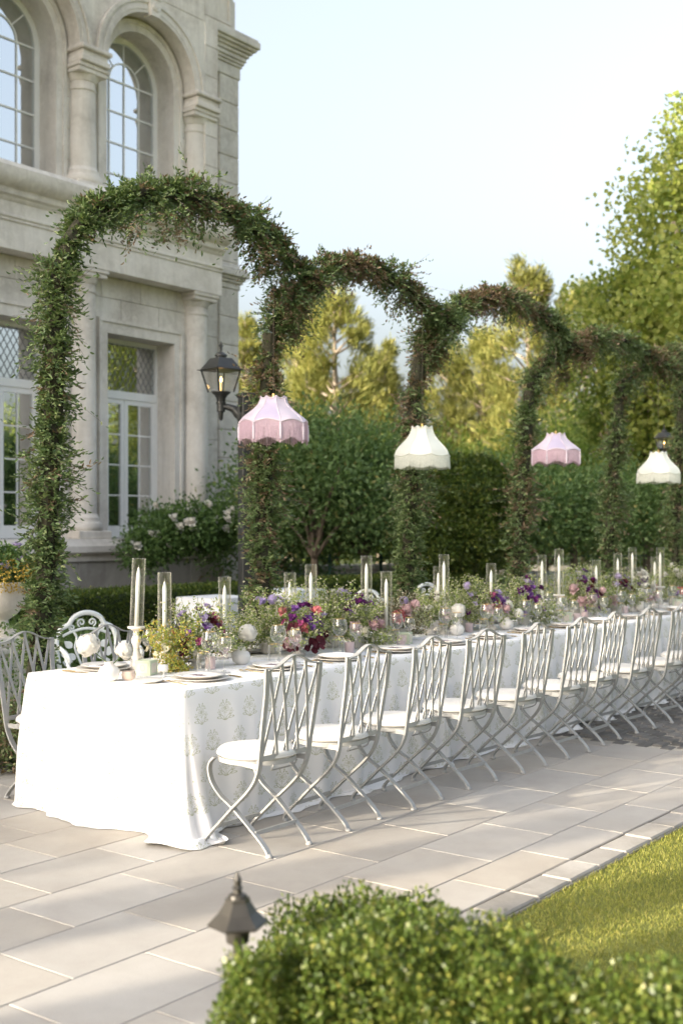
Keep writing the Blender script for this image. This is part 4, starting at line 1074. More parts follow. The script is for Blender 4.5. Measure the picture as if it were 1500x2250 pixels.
for (px, py, Y), cl in zip(CANDLES, CL):
    p = on_plane(px, py, Y); hs = max(.06, min(.28, p.z - .405 - TOP))
    sm = stick_mesh(hs); tl = R(2.2) if px == 300 else rp.uniform(-.006,.006)
    put('candlestick', sm, p.x, p.y, TOP, 0, 'whitewashed turned candlestick ' + cl, 'candlestick', 'turned candlesticks along the table')
    g = put('glass_cylinder', ME['hur'], p.x, p.y, TOP+hs+.001, 0, 'clear glass candle cylinder ' + cl, 'glass cylinder', 'glass candle cylinders along the table', [('rim', ME['hur_rim'])])
    g.rotation_euler = (tl*.6, tl*.8, 0)
    k = put('taper_candle', ME['taper'], p.x, p.y, TOP+hs+.001, 0, 'unlit white taper candle ' + cl, 'candle', 'white taper candles along the table', [('wick', ME['wick'])])
    k.rotation_euler = (tl*.6, tl*.8, 0)

# ---- blooms
def petals(name, mat, layers, ruffle=.0, gu=5, gv=5, seed=1):
    """layers: (count, z, tilt, length, width, cup, spin)"""
    r = random.Random(seed); m = MB()
    for (cnt, z0, tilt, L, W, cup, spin) in layers:
        for k in range(cnt):
            az = 2*math.pi*k/cnt + spin + r.uniform(-.18,.18); tl = tilt + r.uniform(-.1,.1); ph = r.uniform(0,6); l = L*r.uniform(.9,1.1)
            vs = []
            for j in range(gv+1):
                v = j/gv
                for i in range(gu+1):
                    u = i/gu*2-1
                    wv = W*math.sin(math.pi*(.12+.80*v**.75))**.8
                    ang = tl + cup*(v-.4)                     # angle from the vertical, curling along the petal
                    rad = .12*L + l*v*math.sin(ang); zz = z0 + l*v*math.cos(ang)
                    lat = u*wv; inward = (u*u)*W*.55*math.cos(ang*.6)
                    rf = ruffle*l*math.sin(u*7+ph)*v*v
                    x = rad - inward + rf*.6; y = lat; zz += rf
                    vs.append((x*math.cos(az)-y*math.sin(az), x*math.sin(az)+y*math.cos(az), zz))
            w = gu+1; m.add(vs, [(j*w+i, j*w+i+1, (j+1)*w+i+1, (j+1)*w+i) for j in range(gv) for i in range(gu)])
    return m.mesh(name, mat, True)
def rose_layers(s): return [(3,.25*s,.12,.75*s,.42*s,-.5,0),(4,.2*s,.30,.82*s,.50*s,-.6,.5),(5,.12*s,.55,.88*s,.52*s,-.5,.2),(6,.05*s,.85,.90*s,.52*s,-.2,.8),(6,0,1.15,.88*s,.50*s,.25,.1)]
def peony_layers(s): return [(8,.45*s,.15,.62*s,.26*s,-.4,0),(11,.38*s,.45,.72*s,.28*s,-.7,.4),(13,.26*s,.80,.82*s,.30*s,-.9,.1),(14,.14*s,1.15,.90*s,.32*s,-1.0,.6),(14,.0,1.5,.95*s,.34*s,-1.1,.3),(13,-.14*s,1.85,.92*s,.34*s,-1.0,.5),(10,-.26*s,2.2,.8*s,.34*s,-.8,.2)]
def pea_layers(s): return [(2,0,.25,.7*s,.55*s,.9,0),(3,.0,.75,.95*s,.62*s,.4,.7),(3,.0,1.25,.9*s,.55*s,.2,0.2)]
BL = {}
for c in PET:
    BL['rose', c] = petals('rose', PET[c], rose_layers(.042), .02, seed=3)
    BL['pea', c] = petals('sweet_pea', PET[c], pea_layers(.026), .14, 5, 4, seed=5)
    BL['stock', c] = petals('ruffled_bloom', PET[c], pea_layers(.022) + [(4,.012,.6,.02,.014,.3,.4)], .12, 4, 3, seed=8)
def peony_ball(mat, Rp=.052, n=120):
    r = random.Random(4); m = MB()
    for k in range(n):
        zc = 1-1.75*(k+.5)/n; a = k*2.39996; q = math.sqrt(max(0,1-zc*zc)); d = Vector((q*math.cos(a), q*math.sin(a), zc)); up_ = (Vector((r.uniform(-.3,.3),r.uniform(-.3,.3),1)) - d*d.z).normalized(); sd_ = d.cross(up_)
        c = Vector((0,0,.045)) + d*Rp*(.72+.28*r.random()); L, W = .034*r.uniform(.8,1.2), .019*r.uniform(.8,1.2); vs = []; ph = r.uniform(0,6)
        for j in range(5):
            v = j/4
            for i in range(5):
                u = i/2-1; w_ = W*math.sin(math.pi*(.2+.62*v)); lift = .004 + .012*v*v + .003*math.sin(u*6+ph)*v - .006*u*u*(1-v)
                vs.append(c + up_*(L*(v-.45)) + sd_*(u*w_) + d*lift - d*(.35*(L*(v-.45))**2/Rp*4))
        m.add(vs, [(j*5+i, j*5+i+1, (j+1)*5+i+1, (j+1)*5+i) for j in range(4) for i in range(4)])
    m.lathe([(.001,.045-Rp*.7),(Rp*.55,.045-Rp*.45),(Rp*.7,.045),(Rp*.5,.045+Rp*.45),(.001,.045+Rp*.65)], 12)
    return m.mesh('peony', mat, True)
BL['peony', 'white'] = peony_ball(PET['white'])
def allium_mesh():
    m = MB(); r = .032
    for k in range(110):
        y = 1-2*(k+.5)/110; a = k*2.39996; q = math.sqrt(1-y*y); d = Vector((q*math.cos(a), q*math.sin(a), y)); t1 = d.orthogonal().normalized(); t2 = d.cross(t1); c = d*r
        e = .0055; m.add([c+t1*e, c+d*.004+t2*.001, c+t2*e, c-t1*e*.2, c-t1*e, c-t2*e], [(0,1,2,3),(3,4,5,0)])
    m.lathe([(.001,-r*.9),(r*.5,-r*.75),(r*.85,0),(r*.5,r*.75),(.001,r*.9)], 10); return m.mesh('allium', PET['lavender'])
BL['allium', 'lavender'] = allium_mesh()
cot = MB()
for k in range(7):
    a = k*2.4; L = .045; d = Vector((math.cos(a), math.sin(a), .3+.4*math.sin(k))).normalized(); s_ = d.cross(Vector((0,0,1))).normalized(); b = d*.006
    cot.add([b, b+d*L*.3+s_*.018, b+d*L*.7+s_*.020+Vector((0,0,.004)), b+d*L+Vector((0,0,-.003)), b+d*L*.7-s_*.020+Vector((0,0,.004)), b+d*L*.3-s_*.018], [(0,1,2,3),(0,3,4,5)])
BL['leafspray', 'burgundy'] = cot.mesh('smoke_bush_leaves', PET['burgundy'])
def vase(kind):
    if kind == 'compote': return [(0,0),(.050,0),(.052,.008),(.034,.018),(.024,.035),(.026,.05),(.055,.062),(.074,.085),(.080,.115),(.078,.118),(.070,.09),(0,.07)]
    if kind == 'cylinder': return [(0,0),(.046,0),(.050,.006),(.056,.095),(.057,.10),(.053,.10),(.046,.02),(0,.018)]
    return [(0,0),(.03,0),(.052,.02),(.060,.05),(.050,.078),(.026,.094),(.022,.108),(.026,.114),(.020,.112),(.02,.09),(0,.08)]
VM = {k: lathe_mesh('vase', vase(k), m_) for k, m_ in (('compote','plate_grey'),('cylinder','plate_grey'),('bud','ceramic'))}
def arrangement(px, Y, kind, label, blooms, fol='leaf_flower', rad=.24, ht=.28, nst=42, trail=None, allium=(), seed=0, front=True):
    x = on_plane(px, 1300, Y).x; r = np.random.default_rng(seed+50); rr = random.Random(seed)
    rad *= 1.15; ht *= 1.18; nst = int(nst*2.1)
    t = thing('flower_arrangement', (x, Y, TOP), 0, label, 'flowers', 'flower arrangements along the table')
    link_mesh('vase', VM[kind], t); mz = {'compote': .10, 'cylinder': .09, 'bud': .105}[kind]
    # sprays of leafy filler
    Pl, Dl, Nl, Ll, Wl, Fp, St = [], [], [], [], [], [], MB()
    for k in range(nst):
        az = r.uniform(0, 6.283); el = r.uniform(.05, 1.45)**.9
        d = np.array([math.cos(az)*math.cos(el), math.sin(az)*math.cos(el), math.sin(el)]); L = (rad*math.cos(el)+ht*math.sin(el))*r.uniform(.65,1.08)
        if trail and k < nst*.3: d = np.array(trail)+r.normal(0,.25,3); d /= np.linalg.norm(d); L = rad*r.uniform(.9,1.4)
        b = np.array([r.uniform(-.03,.03), r.uniform(-.03,.03), mz-.02]); pts = []
        for q in np.linspace(0, 1, 7): pts.append(b + d*L*q + np.array([0,0,-.10*(q**2)*L*(2.4 if trail and k < nst*.3 else 1)*math.cos(el)]))
        St.tube(pts, .0013, 3, False)
        m_ = 26
        for q in range(m_):
            f = .35 + .65*q/m_; i0 = min(5, int(f*6)); p = pts[i0]*(1-(f*6-i0)) + pts[i0+1]*(f*6-i0)
            p = p + r.normal(0, .014, 3); Pl.append(p); Dl.append(d*.5+r.normal(0,.8,3)); Nl.append(r.normal(0,1,3)); Ll.append(r.uniform(.013,.028)); Wl.append(r.uniform(.008,.016))
            if q % 2 == 0: Fp.append(p + r.normal(0,.012,3) + d*.008)
    n = len(Pl); leaves('foliage', np.array(Pl), np.array(Dl), np.array(Nl), np.array(Ll), np.array(Wl), M[fol], np.clip(r.normal(.5,.26,n),0,1), t)
    n = len(Fp); leaves('filler_florets', np.repeat(np.array(Fp),3,0), r.normal(0,1,(n*3,3)), r.normal(0,1,(n*3,3)), .010, .008, M['floret' if fol != 'leaf_lime' else 'yellow_fl'], r.random(n*3), t)
    St.build('stems', M['leaf_stem'], t)['kind'] = 'stuff'
    for (kd, c, cnt, lo, hi, sc) in blooms:
        for k in range(cnt):
            az = rr.uniform(-2.9, -.2) if rr.random() < .72 else rr.uniform(-.2, 3.4)      # mostly the two sides people face
            el = math.radians(rr.uniform(lo, hi)); q = rr.uniform(.72, .98)
            p = Vector((math.cos(az)*math.cos(el)*rad*.72*q, math.sin(az)*math.cos(el)*rad*.72*q, mz + math.sin(el)*ht*q))
            dirv = Vector((math.cos(az)*math.cos(el*.8), math.sin(az)*math.cos(el*.8), math.sin(el*.8)+.25)).normalized()
            if dirv.z < .1: dirv.z = .2
            o = link_mesh(BL[kd, c].name.split('.')[0], BL[kd, c], t, p); o.rotation_euler = dirv.to_track_quat('Z', 'Y').to_euler(); o.scale = (sc*1.22*rr.uniform(.85,1.15),)*3
    for (ax, ay, az_) in allium:
        link_mesh('allium', BL['allium','lavender'], t, (ax, ay, az_)); MB().tube([(ax*.3,ay*.3,mz),(ax*.8,ay*.8,az_*.6),(ax,ay,az_-.03)], .002, 5).build('stem', M['leaf_stem'], t)
    return t
M['leaf_stem'] = simple('green_stem', (.12,.18,.06), (.17,.22,.09), .6)
A_ = arrangement
A_(432, 5.02, 'compote', 'arrangement of burgundy, red and plum sweet peas with lime sprigs trailing over its bowl', [('pea','purple',6,5,60,1.1),('pea','magenta',5,5,55,1.1),('pea','burgundy',6,0,60,1.1),('rose','coral',2,10,40,.8),('pea','lavender',5,40,75,1.2),('rose','blush',2,-5,15,1.),('pea','violet',4,20,70,1.0)], 'leaf_flower', .22, .25, 34, None, (), 1)
A_(372, 5.06, 'cylinder', 'low spray of lime yellow filler leaves trailing round the short candlestick', [('pea','cream',3,0,40,.8)], 'leaf_lime', .17, .15, 26, (-.3,-.6,-.05), (), 2)
A_(588, 5.22, 'cylinder', 'tall green mound with two purple alliums and few other flowers', [('pea','lavender',5,20,70,1.0),('pea','violet',3,10,60,1.)], 'leaf_flower', .26, .30, 48, (-.9,.1,.45), ((-.02,-.06,.36),(.10,-.07,.33)), 3)
A_(655, 4.98, 'compote', 'arrangement with one cream rose, coral roses, violet sweet peas and dark smoke bush leaves', [('rose','cream',1,12,14,1.35),('rose','coral',4,20,55,.95),('pea','violet',8,15,60,1.15),('pea','purple',5,30,70,1.15),('rose','blush',2,-5,15,1.),('leafspray','burgundy',5,-10,20,1.1),('pea','magenta',3,20,60,1.)], 'leaf_flower', .21, .22, 26, None, (), 4)
A_(728, 5.14, 'cylinder', 'big airy green mound with a single lavender allium', [('pea','lavender',4,20,70,1.),('stock','white',5,10,70,.9)], 'leaf_flower', .27, .29, 54, None, ((.03,-.06,.38),), 5)
A_(784, 4.97, 'cylinder', 'arrangement of purple sweet peas over blush roses in a stone pot', [('pea','purple',8,35,80,1.25),('pea','violet',8,15,60,1.2),('rose','blush',4,0,25,1.15),('rose','coral',1,10,20,.8),('rose','cream',1,0,15,1.)], 'leaf_flower', .20, .24, 26, (.3,-.7,-.1), (), 6)
A_(878, 5.0, 'cylinder', 'bronze hydrangea leaves with coral and blush roses on their side', [('rose','coral',3,10,40,1.2),('rose','blush',3,15,45,1.2),('rose','cream',2,30,60,1.1)], 'leaf_bronze', .18, .23, 44, None, ((-.02,-.05,.30),), 7)
A_(945, 5.12, 'compote', 'green and white filler mound next to the ball of white peony', [('stock','white',8,10,80,1.),('pea','purple',3,30,70,1.),('rose','blush',2,5,20,1.)], 'leaf_flower', .20, .22, 34, None, (), 8)
A_(1012, 5.16, 'cylinder', 'green mound topped by a pale mauve allium behind two wine glasses', [('pea','lavender',3,20,60,1.),('pea','purple',3,10,50,1.)], 'leaf_flower', .25, .27, 44, None, ((.02,-.05,.36),), 9)
A_(1076, 5.0, 'compote', 'arrangement of violet and magenta sweet peas with one coral rose', [('pea','violet',9,25,75,1.2),('pea','magenta',4,10,50,1.2),('pea','lavender',7,10,60,1.25),('rose','coral',1,20,30,1.),('rose','blush',2,5,30,1.),('rose','cream',1,0,10,1.)], 'leaf_flower', .22, .24, 28, None, (), 10)
A_(1150, 5.0, 'cylinder', 'arrangement of dark purple sweet peas spilling over a stone pot', [('pea','purple',10,20,75,1.2),('pea','violet',9,0,50,1.2),('pea','lavender',4,30,70,1.1),('rose','cream',2,0,25,1.)], 'leaf_flower', .26, .29, 44, (.3,-.7,-.1), (), 11)
A_(1262, 5.14, 'cylinder', 'large leafy mound with lavender sweet peas behind the tall turned stick', [('pea','lavender',7,30,80,1.2),('pea','violet',4,30,70,1.1)], 'leaf_flower', .30, .31, 58, None, (), 12)
A_(1286, 4.92, 'cylinder', 'arrangement of dusty blush roses and plum sweet peas beside the pink votives', [('rose','blush',5,5,45,1.2),('pea','purple',7,20,75,1.2),('pea','burgundy',6,20,70,1.2),('rose','cream',2,0,20,1.1),('pea','violet',4,0,40,1.)], 'leaf_flower', .20, .25, 22, None, (), 13)
A_(1352, 5.02, 'cylinder', 'arrangement of lavender sweet peas, burgundy blooms and one pink rose', [('pea','lavender',8,30,75,1.25),('pea','purple',5,20,70,1.2),('pea','burgundy',4,30,60,1.3),('rose','blush',2,0,20,1.3)], 'leaf_flower', .24, .26, 34, None, ((-.06,-.05,.36),), 14)
A_(1398, 4.98, 'compote', 'arrangement of ruffled white stock blooms with violet edges', [('stock','white',26,10,80,1.35),('pea','violet',5,20,60,1.2),('rose','blush',2,0,20,1.1)], 'leaf_flower', .22, .25, 26, None, (), 15)
A_(1478, 5.0, 'cylinder', 'far green arrangement with white blooms and a coral rose', [('stock','white',10,30,80,1.3),('rose','coral',2,5,25,1.1),('pea','violet',6,10,60,1.2),('rose','blush',2,0,20,1.1)], 'leaf_flower', .26, .30, 44, None, (), 16)
A_(1545, 5.0, 'compote', 'farthest arrangement of purple and blush flowers', [('pea','violet',6,10,60,1.2),('rose','blush',4,0,30,1.1)], 'leaf_flower', .25, .28, 36, None, (), 17)
# single peonies in bud vases
def peony(px, py, z, label, stems, Y=None):
    p = on_ground(px, py, TOP) if Y is None else on_plane(px, py, Y)
    t = thing('peony_vase', (p.x, p.y, TOP), 0, label, 'flower vase', 'white peonies in round vases'); link_mesh('vase', VM['bud'], t, scale=(1.0,1.0,.92))
    for (dx, dy, dz, sc, tl) in stems:
        o = link_mesh('peony', BL['peony','white'], t, (dx,dy,dz)); d = Vector((dx*tl,dy*tl,.12)).normalized(); o.rotation_euler = d.to_track_quat('Z','Y').to_euler(); o.scale = (sc,)*3
        MB().tube(smooth_path([(0,0,.09),(dx*.4,dy*.4,dz*.75),(dx,dy,dz)], 4), .003, 5).build('stem', M['leaf_stem'], t)
peony(240, 1496, 0, 'round white vase with two white peonies on the sunlit table corner', [(-.055,.05,.155,1.1,1.4),(.045,-.035,.125,.85,1.6)])
peony(530, 1400, 0, 'round white vase with one white peony behind the second setting', [(.02,-.02,.14,1.0,1.0)], 4.92)
peony(1003, 1400, 0, 'round white vase with a full ball of white peony', [(0,-.01,.14,1.02,.6)], 4.92)
peony(1112, 1400, 0, 'round white vase with a loose white peony among wine glasses', [(.0,0,.15,.95,1.0),(.05,-.05,.10,.8,1.6)], 4.86)
peony(1408, 1400, 0, 'round white vase with a white peony near the stock blooms', [(0,0,.14,.9,1.0)], 4.84)
# favour boxes, bowls, votives
def box_mesh():
    return MB().cbox(-.048,.048,-.048,.048,0,.082,.002).mesh('favour_box', M['box_green'])
ME['box'] = box_mesh()
pn = MB()
for s in (-1, 1):
    pn.box(s*.0482-.0006 if s < 0 else .0476, s*.0482+.0006 if s < 0 else .0488, -.030,.030,.014,.068); pn.box(-.030,.030, -.0488 if s < 0 else .0476, -.0476 if s < 0 else .0488, .014,.068)
ME['box_panel'] = pn.mesh('panel', M['box_panel'])
em = MB()
for ax in (0, 1):
    for s in (-1, 1):
        pts = [((s*.0492, .014*math.cos(a), .042+.017*math.sin(a)) if ax == 0 else (.014*math.cos(a), s*.0492, .042+.017*math.sin(a))) for a in np.linspace(0,2*math.pi,21)]
        em.tube(pts, .0011, 4, False)
ME['box_ring'] = em.mesh('oval_emblem', M['box_green'], True)
for px, Y, sc, l in ((322,5.0,1.0,'pale green box with blush panels beside the white peonies'), (888,4.86,1.,'pale green box with oval emblem below the bronze leaves'),
                     (1243,4.84,1.,'pale green box by the tall turned candlestick and pink votives'), (1487,4.8,1.,'pale green box before the far green arrangement')):
    p = on_plane(px, 1400, Y); put('favour_box', ME['box'], p.x, Y, TOP, .35, l, 'box', 'pale green boxes on the table', [('panel', ME['box_panel']), ('oval_emblem', ME['box_ring'])], sc=sc)
bowl = lathe_mesh('stoneware_bowl', [(0,0),(.022,0),(.036,.012),(.040,.03),(.036,.048),(.033,.05),(.034,.03),(.02,.012),(0,.01)], 'peach')
p = on_ground(283, 1494, TOP); put('stoneware_bowl', bowl, p.x, p.y, TOP, 0, 'small peach stoneware bowl between the peonies and the green box', 'bowl')
salt = MB().lathe([(0,0),(.016,0),(.017,.004),(.005,.010),(.005,.026),(.02,.032),(.025,.045),(.025,.062),(.02,.068),(0,.069)], 20).mesh('salt_cellar', M['ceramic'], True)
p = on_ground(360, 1487, TOP); put('salt_cellar', salt, p.x, p.y, TOP, 0, 'little white footed jar beside the pale green box', 'jar')
p = on_ground(326, 1499, TOP); put('side_plate', ME['small_plate'], p.x, p.y, TOP, 0, 'small cream side plate before the pale green box', 'plate')
vot = lathe_mesh('votive_glass', [(0,0),(.028,0),(.031,.004),(.031,.068),(.030,.070),(.028,.068),(.028,.01),(0,.008)], 'pink_glass')
for px, Y, l in ((768,4.80,'pink frosted votive below the blush roses'), (880,4.78,'pink frosted votive before the pale green box'), (1267,4.80,'pink frosted votive of a pair, lower one'), (1284,4.84,'pink frosted votive of a pair, shaded one'), (1030,5.0,'pink frosted votive behind the white peony ball'), (1372,4.86,'pink frosted votive near the stock blooms'), (462,4.9,'pink frosted votive behind the first wine glasses')):
    p = on_plane(px, 1400, Y); put('votive_glass', vot, p.x, Y, TOP, 0, l, 'votive', 'pink votive glasses on the table')
# ================================================================== lamps
def lamp_post(px, d, dz, label, side=1, sc=1.0):
    p = at_depth(px, 1300, d); rz = math.atan2(-VX, VY)          # local x = to the right as seen along the drive
    t = thing('lamp_post', (p.x, p.y, 0), rz, label, 'lamp post', 'black lantern lamp posts'); t.scale = (sc,)*3; mt = M['black_metal']
    hp = MB().cbox(-.075,.075,-.075,.075,0,3.13+dz,.006); hp.cbox(-.09,.09,-.09,.09,3.13+dz,3.18+dz,.008); hp.cbox(-.12,.12,-.12,.12,0,.35,.01)
    hp.build('post', mt, t, rot=(0,0,.5))
    ox = -.295*side; zz = lambda y: 1.6 + (1160-y)*.00534 + dz
    arm = smooth_path([(ox, 0, zz(897)), (ox*.8,0,zz(894)), (ox*.5,0,zz(899)), (ox*.3,0,zz(910)), (-.05*side,0,zz(912))], 5)
    MB().tube(arm, [.035,.036,.036,.036,.036,.036,.038,.040,.042,.045,.048,.050,.052,.055,.058,.06,.06,.06,.06,.06,.06], 8).build('arm', mt, t, 50)
    MB().cbox(-.02,.02,-.055,.055,zz(925),zz(890),.005).build('arm_plate', mt, t, loc=(-.085*side,0,0))
    ln = MB().lathe([(.002,zz(925)),(.022,zz(921)),(.030,zz(906)),(.050,zz(905)),(.050,zz(888)),(.060,zz(887)),(.060,zz(884)),(.050,zz(883)),(.055,zz(876)),(.075,zz(869)),(.115,zz(863)),(.115,zz(861))], 16)
    lo = ln.build('lantern', mt, t, 40, (ox,0,0), (0,0,.72))
    a, b = .150, .232                                           # half diagonals of the glass cage below and above
    def sq(r, z): return [(r*.7071*sx, r*.7071*sy, z) for sx, sy in ((-1,-1),(1,-1),(1,1),(-1,1))]
    for k in range(4):
        p0, p1 = sq(a, zz(862))[k], sq(b, zz(814))[k]; MB().tube([p0, p1], .011, 5).build('cage_bar', mt, lo)
        q0, q1 = sq(a*.97, zz(861))[(k+1)%4], sq(b*.97, zz(815))[(k+1)%4]; r0, r1 = sq(a*.97, zz(861))[k], sq(b*.97, zz(815))[k]
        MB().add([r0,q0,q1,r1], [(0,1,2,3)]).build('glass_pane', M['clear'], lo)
    rf = MB()
    lv = [(.285,814),(.285,812.5),(.245,811.5),(.130,787.5),(.09,787)]
    vs = [v for r_, y in lv for v in sq(r_, zz(y))]
    rf.add(vs, [(4*j+k,4*j+(k+1)%4,4*(j+1)+(k+1)%4,4*(j+1)+k) for j in range(4) for k in range(4)] + [(3,2,1,0)])
    rf.lathe([(.06,zz(787)),(.062,zz(784)),(.075,zz(783)),(.072,zz(780)),(.04,zz(775)),(.015,zz(773)),(.013,zz(768)),(.02,zz(767)),(.012,zz(765)),(.018,zz(763)),(.010,zz(760)),(.014,zz(757)),(.002,zz(750))], 12)
    for s in (-1, 1): rf.tube(smooth_path([(0,0,zz(764)),(s*.02,0,zz(760)),(s*.026,0,zz(758)),(s*.022,0,zz(761))], 3), .006, 5)
    rf.build('roof', mt, lo, 35)
    MB().tube([(0,0,zz(862)),(0,0,zz(840))], .011, 6).build('burner', M['gold'], lo)
    MB().lathe([(.001,0),(.010,.012),(.013,.025),(.008,.045),(.001,.065)], 8, (0,0,zz(840))).build('flame', M['flame'], lo, True)
lamp_post(541, 14.0, 0, 'black lamp post with bracket lantern beside the house corner')
lamp_post(1484, 19.5, 1.20, 'slender black lamp post with lantern before the maple', 1, .66)

# low path light in the hedge
pl = at_depth(522, 2032, 3.15)
t = thing('path_light', (pl.x, pl.y, -.02), .35, 'dark bronze path light with hexagonal pagoda roof beside the clipped boxwood', 'path light')
hx = lambda r, z: [(r*math.cos(k*math.pi/3), r*math.sin(k*math.pi/3), z) for k in range(6)]
zb = pl.z + .02
rf = MB(); lv = [(.078,0),(.080,.006),(.072,.014),(.052,.034),(.040,.052),(.034,.062),(.032,.072)]
vs = [v for r_, z in lv for v in hx(r_, zb+z)]
rf.add(vs, [(6*j+k,6*j+(k+1)%6,6*(j+1)+(k+1)%6,6*(j+1)+k) for j in range(len(lv)-1) for k in range(6)] + [tuple(range(5,-1,-1)), tuple(6*(len(lv)-1)+k for k in range(6))])
rf.build('roof', M['bronze'], t)
MB().lathe([(.026,zb+.072),(.024,zb+.080),(.012,zb+.084),(.011,zb+.094),(.016,zb+.098),(.010,zb+.103),(.009,zb+.112),(.012,zb+.118),(.007,zb+.128),(.001,zb+.142)], 10).build('finial', M['bronze'], t, 40)
MB().lathe([(.013,0),(.013,zb-.05),(.03,zb-.045),(.034,zb-.002)], 10, cap=True).build('stem', M['bronze'], t, 40)

# ================================================================== plants
def ellipsoid_leaves(cs, n, shell=.55):
    """points through several ellipsoids (cx,cy,cz,rx,ry,rz), weighted by size, mostly near the skin; also outward normals"""
    w = np.array([(c[3]*c[4]*c[5])**.67 for c in cs]); w = w/w.sum(); i = rng.choice(len(cs), n, p=w); c = np.array(cs)[i]
    d = rand_dirs(n); q = (shell + (1-shell)*rng.random(n)**.6)[:, None]
    lump = (1 + .10*np.sin(d[:, :1]*9+i[:, None]) * np.cos(d[:, 1:2]*8) + .06*np.sin(d[:, 2:]*17))
    return c[:, :3] + d*c[:, 3:]*q*lump, d
def bush(name, loc, cs, n, mat, L, W, label, cat, group=None, stems=None, clump=0, shell=.55, parent=None, six=False, tint=.5, spread=.28, zmin=.02, part='foliage', upb=.3):
    t = parent or thing(name, loc, 0, label, cat, group)
    if clump:
        cc, cd = ellipsoid_leaves(cs, n//clump, .45); P = np.repeat(cc, clump, 0) + rng.normal(0, spread, (len(cc)*clump, 3))*.5; D = np.repeat(cd, clump, 0)
        tn = np.repeat(rng.normal(0,.16,len(cc)), clump)
    else: P, D = ellipsoid_leaves(cs, n, shell); tn = rng.normal(0,.05,len(P))
    k = P[:, 2] > zmin; P, D, tn = P[k], D[k], tn[k]; m = len(P)
    ax = D + rng.normal(0,.75,(m,3)) + np.array([0,0,upb]); nr = D + rng.normal(0,.55,(m,3)) + np.array([0,0,.4])
    leaves(part, P, ax, nr, rng.uniform(*L, m), rng.uniform(*W, m), mat, np.clip(rng.normal(tint,.2,m)+tn, 0, 1), t, six)
    if stems:
        tr = MB()
        for path, r in stems: tr.tube(smooth_path(path, 4), list(np.linspace(r, r*.35, (len(path)-1)*4+1)), 7)
        tr.build('trunk', M['bark'], t, True)
    return t
# clipped boxwood in the foreground, on the lawn
def mound_surface(cs, n, sz): return ellipsoid_leaves(cs, n, .86)
bx = on_ground(760, 2500, 0); 
def dpos(px, d): p = at_depth(px, 1160, d); return p.x, p.y
HB = []
for px, d, top, r in ((572,2.98,2058,.135),(548,2.9,2062,.10),(640,3.05,2040,.15),(705,3.42,1962,.25),(800,3.4,1945,.27),(880,3.3,1955,.27),(720,3.1,2010,.2),(960,3.1,1990,.28),(1050,2.95,2015,.25),(1130,2.88,2048,.23),(1195,2.8,2098,.20),(820,2.95,2000,.24)):
    x, y = dpos(px, d); zt = HC - (top+16-HZ)*d/F; HB.append((x, y, zt-.36, r, r, .36))
    HB.append((x, y, zt-.62, r*1.04, r*1.04, .40))
t = bush('boxwood_hedge', (0,0,0), HB, 240000, M['leaf_box'], (.012,.020), (.008,.012), 'clipped sunlit boxwood mound beside the bronze path light', 'hedge', 'clipped boxwood in front of the lawn', six=False, tint=.40, zmin=.10, shell=.72)
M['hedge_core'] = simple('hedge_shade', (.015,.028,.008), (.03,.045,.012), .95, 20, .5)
HB2 = []
for px, d, top, r in ((1360,2.75,2138,.20),(1450,2.7,2120,.26),(1560,2.65,2105,.28),(1680,2.6,2100,.28)):
    x, y = dpos(px, d); zt = HC - (top+22-HZ)*d/F; HB2.append((x, y, zt-.30, r, r, .30)); HB2.append((x, y, zt-.55, r, r, .3))
t = bush('boxwood_hedge', (0,0,0), HB2, 80000, M['leaf_box'], (.012,.020), (.008,.012), 'lower boxwood mound at the lawn edge, away from the path light', 'hedge', 'clipped boxwood in front of the lawn', tint=.40, zmin=.10, shell=.72)
# clipped low hedge before the house
hd = thing('clipped_hedge', (9.0, 11.2, 0), 0, 'long low clipped green hedge before the house plinth', 'hedge')
n = 60000; gx = rng.uniform(-6, 9, n); face = rng.random(n); gy = np.where(face < .55, -.38+rng.normal(0,.02,n), rng.uniform(-.38,.4,n)); gz = np.where(face < .55, rng.uniform(.02,.8,n), .80+rng.normal(0,.018,n))
P = np.stack([gx, gy, gz], 1); D = np.where((face < .55)[:, None], [0,-1,.3], [0,-.2,1.0]) + rng.normal(0,.6,(n,3))
leaves('foliage', P, D, D + rng.normal(0,.5,(n,3)), rng.uniform(.03,.05,n), rng.uniform(.018,.03,n), M['leaf_box'], np.clip(rng.normal(.3,.2,n),0,1), hd)
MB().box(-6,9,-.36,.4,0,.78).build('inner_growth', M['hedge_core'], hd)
# leaf litter and low growth round the foot of the first garland post
bush('garland_foot_growth', (0,0,0), [(5.05,6.62,.16,.42,.36,.30),(5.5,6.75,.12,.40,.32,.24),(4.75,6.8,.12,.35,.3,.22)], 9000, M['leaf_arch'], (.03,.05), (.013,.02), 'heap of browned leafy branches at the foot of the first garland post', 'foliage', tint=.66, zmin=.003)
bush('flowering_shrub', (0,0,0), [(5.9,8.1,.35,.8,.6,.55),(6.9,8.5,.30,.8,.6,.5)], 16000, M['leaf_dark'], (.03,.05), (.018,.028), 'dark low leafy shrub behind the first garland post', 'shrub', tint=.6)
